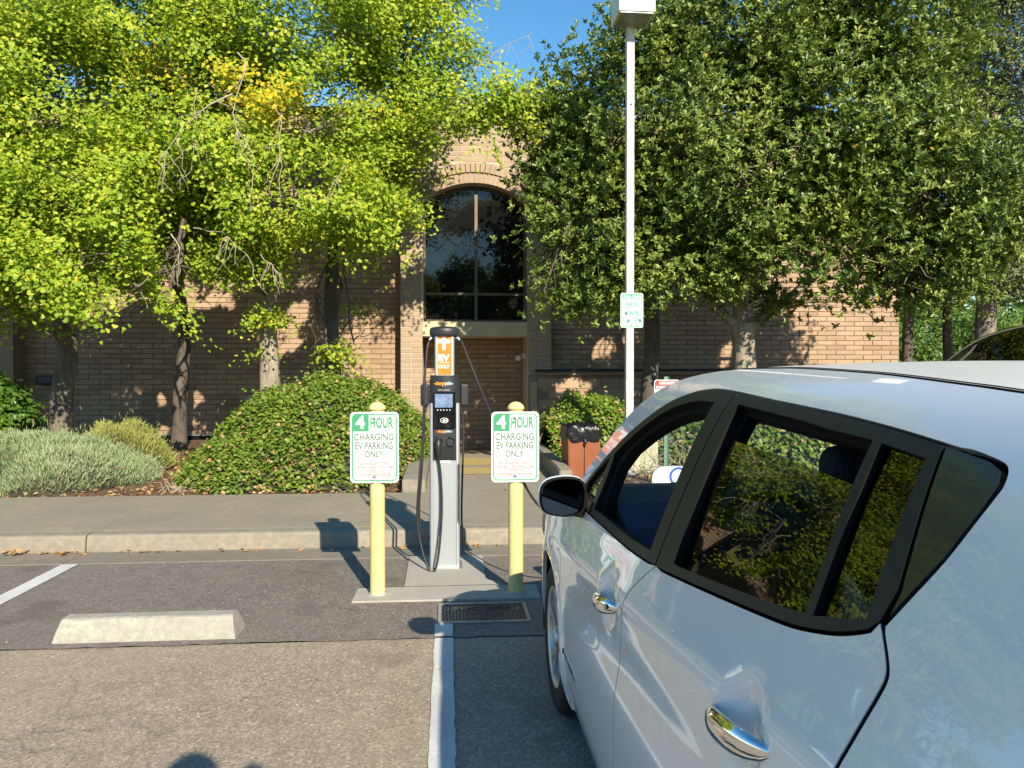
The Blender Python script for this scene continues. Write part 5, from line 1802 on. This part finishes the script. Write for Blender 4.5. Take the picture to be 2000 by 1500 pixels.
def wheel(y, s_):
    """tyre, rim with five split spokes, hub"""
    c = (0, 0, 0)
    ty = M().lathe([(.205, s_ * .655), (.29, s_ * .66), (.314, s_ * .675), (.318, s_ * .70), (.318, s_ * .83), (.313, s_ * .855), (.29, s_ * .872), (.25, s_ * .874), (.215, s_ * .866), (.206, s_ * .86)], (0, y - YO, .312), 40, 'x')
    for k in range(4):
        xx = s_ * (.70 + k * .04)
        ty.lathe([(.3186, xx - .004), (.3200, xx - .002), (.3200, xx + .002), (.3186, xx + .004)], (0, y - YO, .312), 40, 'x')
    w_ = ty.obj('wheel', 'rubber', car)
    M().lathe([(.208, s_ * .655), (.200, s_ * .70), (.192, s_ * .83), (.200, s_ * .858), (.209, s_ * .868), (.213, s_ * .868), (.213, s_ * .862)], (0, y - YO, .312), 40, 'x').obj('rim', 'silver', w_)
    M().lathe([(.19, s_ * .80), (.02, s_ * .80)], (0, y - YO, .312), 30, 'x').obj('rim_dish', 'alloydark', w_)
    sp, pk = M(), M()
    for k in range(5):
        a = 2 * math.pi * k / 5 + .25
        for tgt, da, w0, w1, xo in ((sp, -.10, .018, .012, .862), (sp, .10, .018, .012, .862), (pk, 0, .026, .040, .850)):
            ca, sa = math.cos(a), math.sin(a)
            ce, se = math.cos(a + da * 1.9), math.sin(a + da * 1.9)
            p0, p1 = (.035 * ca, .035 * sa), (.200 * ce, .200 * se)
            ux, uy = -sa, ca
            vs = []
            for (px, pz), ww in ((p0, w0), (p1, w1)):
                for sg in (-1, 1):
                    for xx in (xo - .03, xo):
                        vs.append((s_ * (xx - (.012 if (px, pz) == p0 else 0)), y - YO + px + ux * ww * sg, .312 + pz + uy * ww * sg))
            tgt.add(vs, [[0, 1, 3, 2], [4, 6, 7, 5], [0, 4, 5, 1], [2, 3, 7, 6], [1, 5, 7, 3], [0, 2, 6, 4]])
    sp.obj('spokes', 'silver', w_)
    pk.obj('spoke_inserts', 'alloydark', w_)
    M().lathe([(.045, s_ * .84), (.042, s_ * .862), (.03, s_ * .868), (.0005, s_ * .870)], (0, y - YO, .312), 18, 'x').obj('hub_cap', 'silver', w_)


for y in (3.33, .63):
    for s_ in (-1, 1):
        wheel(y, s_)


def mirror(s_):
    cx, cz, cy = -.930, 1.038, 2.68 - YO
    def oval(w, h, y, dx=0, dz_=0):
        pts = []
        for k in range(28):
            a = 2 * math.pi * k / 28
            c_, q = math.cos(a), math.sin(a)
            r_ = (abs(c_) ** 3.2 + abs(q) ** 3.2) ** (-1 / 3.2)
            x, z = w * r_ * c_, h * r_ * q
            z *= 1 - .12 * (c_ < 0) * abs(c_)
            pts.append((s_ * (cx + dx + x), cy + y, cz + dz_ + z))
        return pts
    rings = [oval(.079, .066, -.035), oval(.084, .071, -.030), oval(.086, .073, -.01), oval(.080, .066, .035, .004), oval(.060, .048, .072, .010), oval(.025, .02, .09, .014)]
    g = M()
    vs = [p for r_ in rings for p in r_]
    fs = [[i * 28 + k, i * 28 + (k + 1) % 28, (i + 1) * 28 + (k + 1) % 28, (i + 1) * 28 + k] for i in range(len(rings) - 1) for k in range(28)] + [list(range(140, 168))]
    g.add(vs, fs, 0, True)
    h = g.obj('door_mirror', 'carwhite', car)
    rim_ = M()
    a_, b_, c2 = oval(.084, .071, -.031), oval(.081, .068, -.042), oval(.076, .063, -.041)
    vs = a_ + b_ + c2
    rim_.add(vs, [[i * 28 + k, i * 28 + (k + 1) % 28, (i + 1) * 28 + (k + 1) % 28, (i + 1) * 28 + k] for i in range(2) for k in range(28)], 0, True)
    rim_.obj('mirror_bezel', 'trimsoft', h)
    M().add([(p[0], p[1] + s_ * .17 * (p[0] - s_ * cx) - .012, p[2]) for p in oval(.0765, .0635, -.0275)], [list(range(28))]).obj('mirror_face', 'mirrorglass', h)
    st_ = M().tube([(s_ * -.88, cy + .0, cz - .055), (s_ * -.855, cy + .03, cz - .06), (s_ * -.81, cy + .06, cz - .065)], [.022, .028, .034], 10)
    st_.obj('mirror_arm', 'trim', h)


mirror(1)
mirror(-1)
panel('mirror_sail', [(2.62, 1.02), (2.80, 1.03), (2.85, .995), (2.60, .99)], 'trim', car, off=.006, thick=.02)
for hy, hz in HANDLES:
    for s_ in (-1, 1):
        hb = M()
        prof = [(l_ * .118, .0185 * max(.004, 1 - abs(l_) ** 2.6) ** .5) for l_ in np.linspace(-1, 1, 17)]
        rings = []
        for l, rr in prof:
            tilt = .030 * (l / .115)
            y, z = hy + l, hz - tilt * .55
            w_ = W(hy, hz) + .022
            base_w = float(width(np.array([y]), np.array([z]), False)[0])
            bow = base_w + .022 - .026 * (abs(l) / .115) ** 2.5
            rings.append([(-s_ * (bow + rr * .8 * math.cos(2 * math.pi * k / 12)), y - YO, z + rr * 1.35 * math.sin(2 * math.pi * k / 12)) for k in range(12)])
        vs = [p for r_ in rings for p in r_]
        fs = [[i * 12 + k, i * 12 + (k + 1) % 12, (i + 1) * 12 + (k + 1) % 12, (i + 1) * 12 + k] for i in range(16) for k in range(12)] + [list(range(12)), list(range(192, 204))]
        hb.add(vs, fs, 0, True)
        ho = hb.obj('door_handle', 'chrome', car)
        if hy > 2 and s_ > 0:
            w_ = W(hy, hz)
            M().lathe([(.0085, 0), (.007, -.003), (.0005, -.003)], (0, 0, 0), 12, 'x').obj('key_lock', 'steel', ho, (-(float(width(np.array([hy - .085]), np.array([hz + .012]), False)[0]) + .022), hy - .085 - YO, hz + .014))
# chrome lettering low on the front door
bdg = text('lettering', 'ZERO EMISSION', 0, .235, 0, .022, 0, 'chrome', car, .04, .003)
yb_, zb_ = 2.895, .400
bdg.matrix_local = Matrix(((0, 1, 0, -W(2.78, .40) - .001), (-1, 0, 0, yb_ - .03 - YO), (-.08, 0, 1, zb_), (0, 0, 0, 1)))
M().lathe([(.012, 0), (.011, -.002), (.0005, -.002)], (-W(2.89, .41) - .001, 2.885 - YO, .412), 10, 'x').obj('badge_drop', 'logoblue', car)
# charging flap standing open on the nose, seen through the windscreen
fl_ = M().prism(rrect(.42, .22, .06, 6, -.035, .095), -.012, .012, 'y')
flo = fl_.obj('charge_flap', 'lidwhite', car, (.02, 4.10 - YO, .752))
rg = M()
a = [(.052 * math.cos(2 * math.pi * k / 28), .052 * math.sin(2 * math.pi * k / 28)) for k in range(28)]
rg.add([(x - .10, -.0135, .150 + z) for x, z in a] + [(x * .76 - .10, -.0135, .150 + z * .76) for x, z in a], [[i, (i + 1) % 28, 28 + (i + 1) % 28, 28 + i] for i in range(28)])
rg.obj('flap_emblem', 'logoblue', flo)
M().box(-.05, .06, 4.13 - YO, 4.25 - YO, .76, .86, bev=.02).obj('charge_port', 'trim', car)

# cabin
db = M()
db.prism([(2.32, .72), (2.30, .86), (2.42, .97), (2.55, 1.03), (2.75, 1.055), (2.93, 1.04), (2.95, .72)], -.76, .76, 'x')
for i in range(len(db.v)):
    db.v[i] = (db.v[i][0], db.v[i][1] - YO, db.v[i][2])
db.obj('dashboard', 'interior_l', car)
av = M()
for k in range(9):
    av.box(-.60, -.42, 2.296 - YO, 2.31 - YO, .745 + k * .016, .753 + k * .016)
av.box(-.61, -.41, 2.300 - YO, 2.315 - YO, .735, .89)
av.obj('air_vent', 'trimsoft', car)
swm = M()
ctr = Vector((-.37, 2.18 - YO, .93))
ax = Vector((0, -.90, .42)).normalized()
ux = Vector((1, 0, 0))
uy = ax.cross(ux)
pts = [ctr + ux * (.185 * math.cos(2 * math.pi * k / 32)) + uy * (.185 * math.sin(2 * math.pi * k / 32)) for k in range(33)]
swm.tube(pts, .015, 8, cap=False)
for an in (200, 340, 270):
    swm.tube([ctr, ctr + ux * (.18 * math.cos(R(an))) + uy * (.18 * math.sin(R(an)))], [.03, .014], 6)
swm.obj('steering_wheel', 'trimsoft', car)


def seat(x, y):
    s = M()
    s.box(x - .25, x + .25, y - .25, y + .27, .40, .55, bev=.05, seg=3)
    p = []
    vs, fs = [], []
    lv = [(.50, -.25, .25, .06), (.70, -.29, .26, .065), (.95, -.35, .24, .06), (1.10, -.385, .17, .05)]
    for z, yy, w_, d in lv:
        vs += [(x - w_, y + yy + d * .4, z), (x - w_ * .7, y + yy - d, z), (x + w_ * .7, y + yy - d, z), (x + w_, y + yy + d * .4, z), (x + w_ * .6, y + yy + d, z), (x - w_ * .6, y + yy + d, z)]
    for i in range(3):
        fs += [[i * 6 + k, i * 6 + (k + 1) % 6, (i + 1) * 6 + (k + 1) % 6, (i + 1) * 6 + k] for k in range(6)]
    fs += [list(range(18, 24))]
    s.add(vs, fs, 0, True)
    so = s.obj('seat', 'interior', car)
    h = M().box(x - .135, x + .135, y - .455, y - .365, 1.13, 1.31, bev=.04, seg=4)
    h.tube([(x - .05, y - .40, 1.06), (x - .05, y - .41, 1.15)], .007, 6).tube([(x + .05, y - .40, 1.06), (x + .05, y - .41, 1.15)], .007, 6)
    h.obj('headrest', 'interior', so)


seat(-.37, 2.05 - YO)
seat(.37, 2.05 - YO)
bs = M().box(-.62, .62, .95 - YO, 1.38 - YO, .40, .56, bev=.05, seg=3)
bs.box(-.62, .62, .80 - YO, .93 - YO, .52, 1.02, bev=.05, seg=3)
bs.obj('rear_bench', 'interior', car)
hl = []
for y, z in [p for p in ditch if p[0] < 2.36]:
    w_ = W(y, z) - .03
    hl.append([(w_ * a, y - YO, z - .035 + .03 * (1 - a * a)) for a in np.linspace(-1, 1, 9)])
grid('headliner', hl, 'interior', car)
M().box(-.12, .12, 2.30 - YO, 2.33 - YO, 1.335, 1.395, bev=.012).obj('interior_mirror', 'trimsoft', car)
M().box(-.40, -.10, 2.20 - YO, 2.36 - YO, 1.405, 1.42, bev=.005).obj('sun_visor', 'interior', car)
pp = M().add([(-.755, .955 - YO, 1.10), (-.755, 1.12 - YO, 1.07), (-.735, 1.105 - YO, 1.175), (-.738, 1.05 - YO, 1.155)], [[0, 1, 2, 3]])
pp.obj('white_card', 'paper', car)

# ------------------------------------------------------------------ navy car in the next stall
sv = thing('parked_car', 'dark navy car with bright window strip, mostly hidden behind the white car roof', 'car', (4.06, 4.0, .05))
ST = [  # y, sill z, belt z, roof z, half widths at sill, belt, roof edge
    (-2.30, .42, .95, 1.00, .78, .82, .70), (-2.20, .30, 1.05, 1.50, .86, .88, .60), (-1.6, .26, 1.06, 1.70, .90, .91, .66), (-.9, .26, 1.06, 1.745, .91, .92, .68), (-.1, .26, 1.05, 1.75, .91, .92, .68),
    (.45, .26, 1.04, 1.715, .91, .92, .66), (.80, .26, 1.04, 1.62, .91, .92, .66), (1.15, .26, 1.04, 1.40, .91, .915, .70), (1.45, .26, 1.03, 1.12, .91, .905, .76), (1.9, .26, .96, 1.03, .90, .88, .70), (2.2, .28, .86, .93, .84, .80, .60), (2.38, .36, .66, .72, .66, .62, .45)]
def hs_(t_):
    y, zs_, zb, zr, ws_, wb_, wr = t_
    return [(ws_, zs_), (ws_ + .015, (zs_ + zb) / 2), (wb_, zb), ((wb_ + wr) / 2 + .01, (zb + zr) / 2 + .015 * (zr - zb)), (wr, zr - .02), (wr * .55, zr + .012), (0, zr + .02)]
rows = []
for t_ in ST:
    h = hs_(t_)
    rows.append([(-x, t_[0], z) for x, z in h] + [(x, t_[0], z) for x, z in h[-2::-1]])
g = M()
m = len(rows[0])
vs = [p for r_ in rows for p in r_]
body, glz = [], []
for i in range(len(rows) - 1):
    for j in range(m - 1):
        f = [i * m + j, i * m + j + 1, (i + 1) * m + j + 1, (i + 1) * m + j]
        side = j in (2, 3, m - 4, m - 5)
        (glz if (side and 2 <= i <= 7) else body).append(f)
fcap = [list(range(m)), list(range((len(rows) - 1) * m, len(rows) * m))]
g.add(vs, body + fcap, 0, True).obj('body', 'navy', sv)
M().add(vs, glz, 0, True).obj('side_glass', 'glass_tint', sv)
for s_ in (-1, 1):
    cp = [(s_ * (hs_(t_)[4][0] + .012), t_[0], hs_(t_)[4][1] - .018) for t_ in ST[2:9]]
    M().tube(smooth(cp, 4), .010, 6).obj('window_strip', 'chrome', sv)
    cp2 = [(s_ * (hs_(t_)[2][0] + .006), t_[0], hs_(t_)[2][1] + .012) for t_ in ST[2:9]]
    M().tube(smooth(cp2, 4), .014, 6).obj('belt_strip', 'trim', sv)
    M().box(s_ * .86 - .03, s_ * .86 + .03, -.42, -.34, 1.06, 1.68, bev=.01).obj('pillar', 'trim', sv)
    mm = M().box(s_ * 1.0 - .10, s_ * 1.0 + .10, 1.02, 1.10, 1.06, 1.22, bev=.03, seg=2)
    mm.tube([(s_ * .90, 1.06, 1.07), (s_ * .98, 1.06, 1.10)], .02, 6)
    mm.obj('door_mirror', 'navy', sv)
    for y in (1.45, -1.42):
        M().lathe([(.22, s_ * .70), (.33, s_ * .71), (.345, s_ * .74), (.345, s_ * .90), (.33, s_ * .93), (.23, s_ * .925)], (0, y, .345), 30, 'x').obj('wheel', 'rubber', sv)
        M().lathe([(.23, s_ * .90), (.20, s_ * .92), (.08, s_ * .93), (.0005, s_ * .932)], (0, y, .345), 30, 'x').obj('rim', 'silver', sv)
        M().lathe([(.36, s_ * .935), (.40, s_ * .932)], (0, y, .345), 30, 'x').obj('arch_trim', 'trim', sv)
    M().box(s_ * .62 - .13, s_ * .62 + .13, 2.18, 2.30, .70, .82, bev=.03).obj('head_lamp', 'headlamp', sv)
M().box(-.60, .60, .6, 1.2, .72, 1.06, bev=.05).obj('dashboard', 'interior', sv)
M().box(-.65, .65, -.9, .2, .4, .9, bev=.06).obj('seats', 'interior', sv)

# ------------------------------------------------------------------ the person taking the picture (only the shadow is in view)
pr = thing('person', 'person standing with raised hands, head shadow at the bottom edge', 'person', (0, 0, 0))
sk_v = [(0, -.22, .98), (0, -.21, 1.22), (0, -.20, 1.46), (-.02, -.17, 1.57), (-.03, -.16, 1.66), (-.03, -.155, 1.76),
        (-.10, -.22, .93), (-.11, -.21, .50), (-.11, -.24, .09), (-.12, -.12, .04), (.10, -.22, .93), (.11, -.21, .50), (.11, -.24, .09), (.12, -.12, .04),
        (-.19, -.20, 1.46), (-.27, -.14, 1.22), (-.12, -.09, 1.40), (.19, -.20, 1.46), (.33, -.16, 1.46), (.16, -.15, 1.79)]
sk_e = [(0, 1), (1, 2), (2, 3), (3, 4), (4, 5), (0, 6), (6, 7), (7, 8), (8, 9), (0, 10), (10, 11), (11, 12), (12, 13), (2, 14), (14, 15), (15, 16), (2, 17), (17, 18), (18, 19)]
rads = [.15, .145, .15, .06, .095, .085, .095, .065, .045, .04, .095, .065, .045, .04, .07, .048, .035, .07, .048, .055]
me = bpy.data.meshes.new('body')
me.from_pydata(sk_v, sk_e, [])
po2 = bpy.data.objects.new('body', me)
COL.objects.link(po2)
po2.parent = pr
md = po2.modifiers.new('skin', 'SKIN')
for i, r_ in enumerate(rads):
    me.skin_vertices[0].data[i].radius = (r_, r_ * (.7 if i in (0, 1, 2) else 1))
me.skin_vertices[0].data[0].use_root = True
sd = po2.modifiers.new('sub', 'SUBSURF')
sd.levels = sd.render_levels = 2
me.materials.append(MAT['cloth'])
M().lathe([(.0005, .115), (.05, .105), (.085, .07), (.10, .02), (.095, -.03), (.07, -.06)], (-.03, -.165, 1.735), 16).obj('hair', 'hair', pr)
M().box(-.04, .04, -.055, -.045, 1.40, 1.47, bev=.004).obj('phone', 'blackgloss', pr)
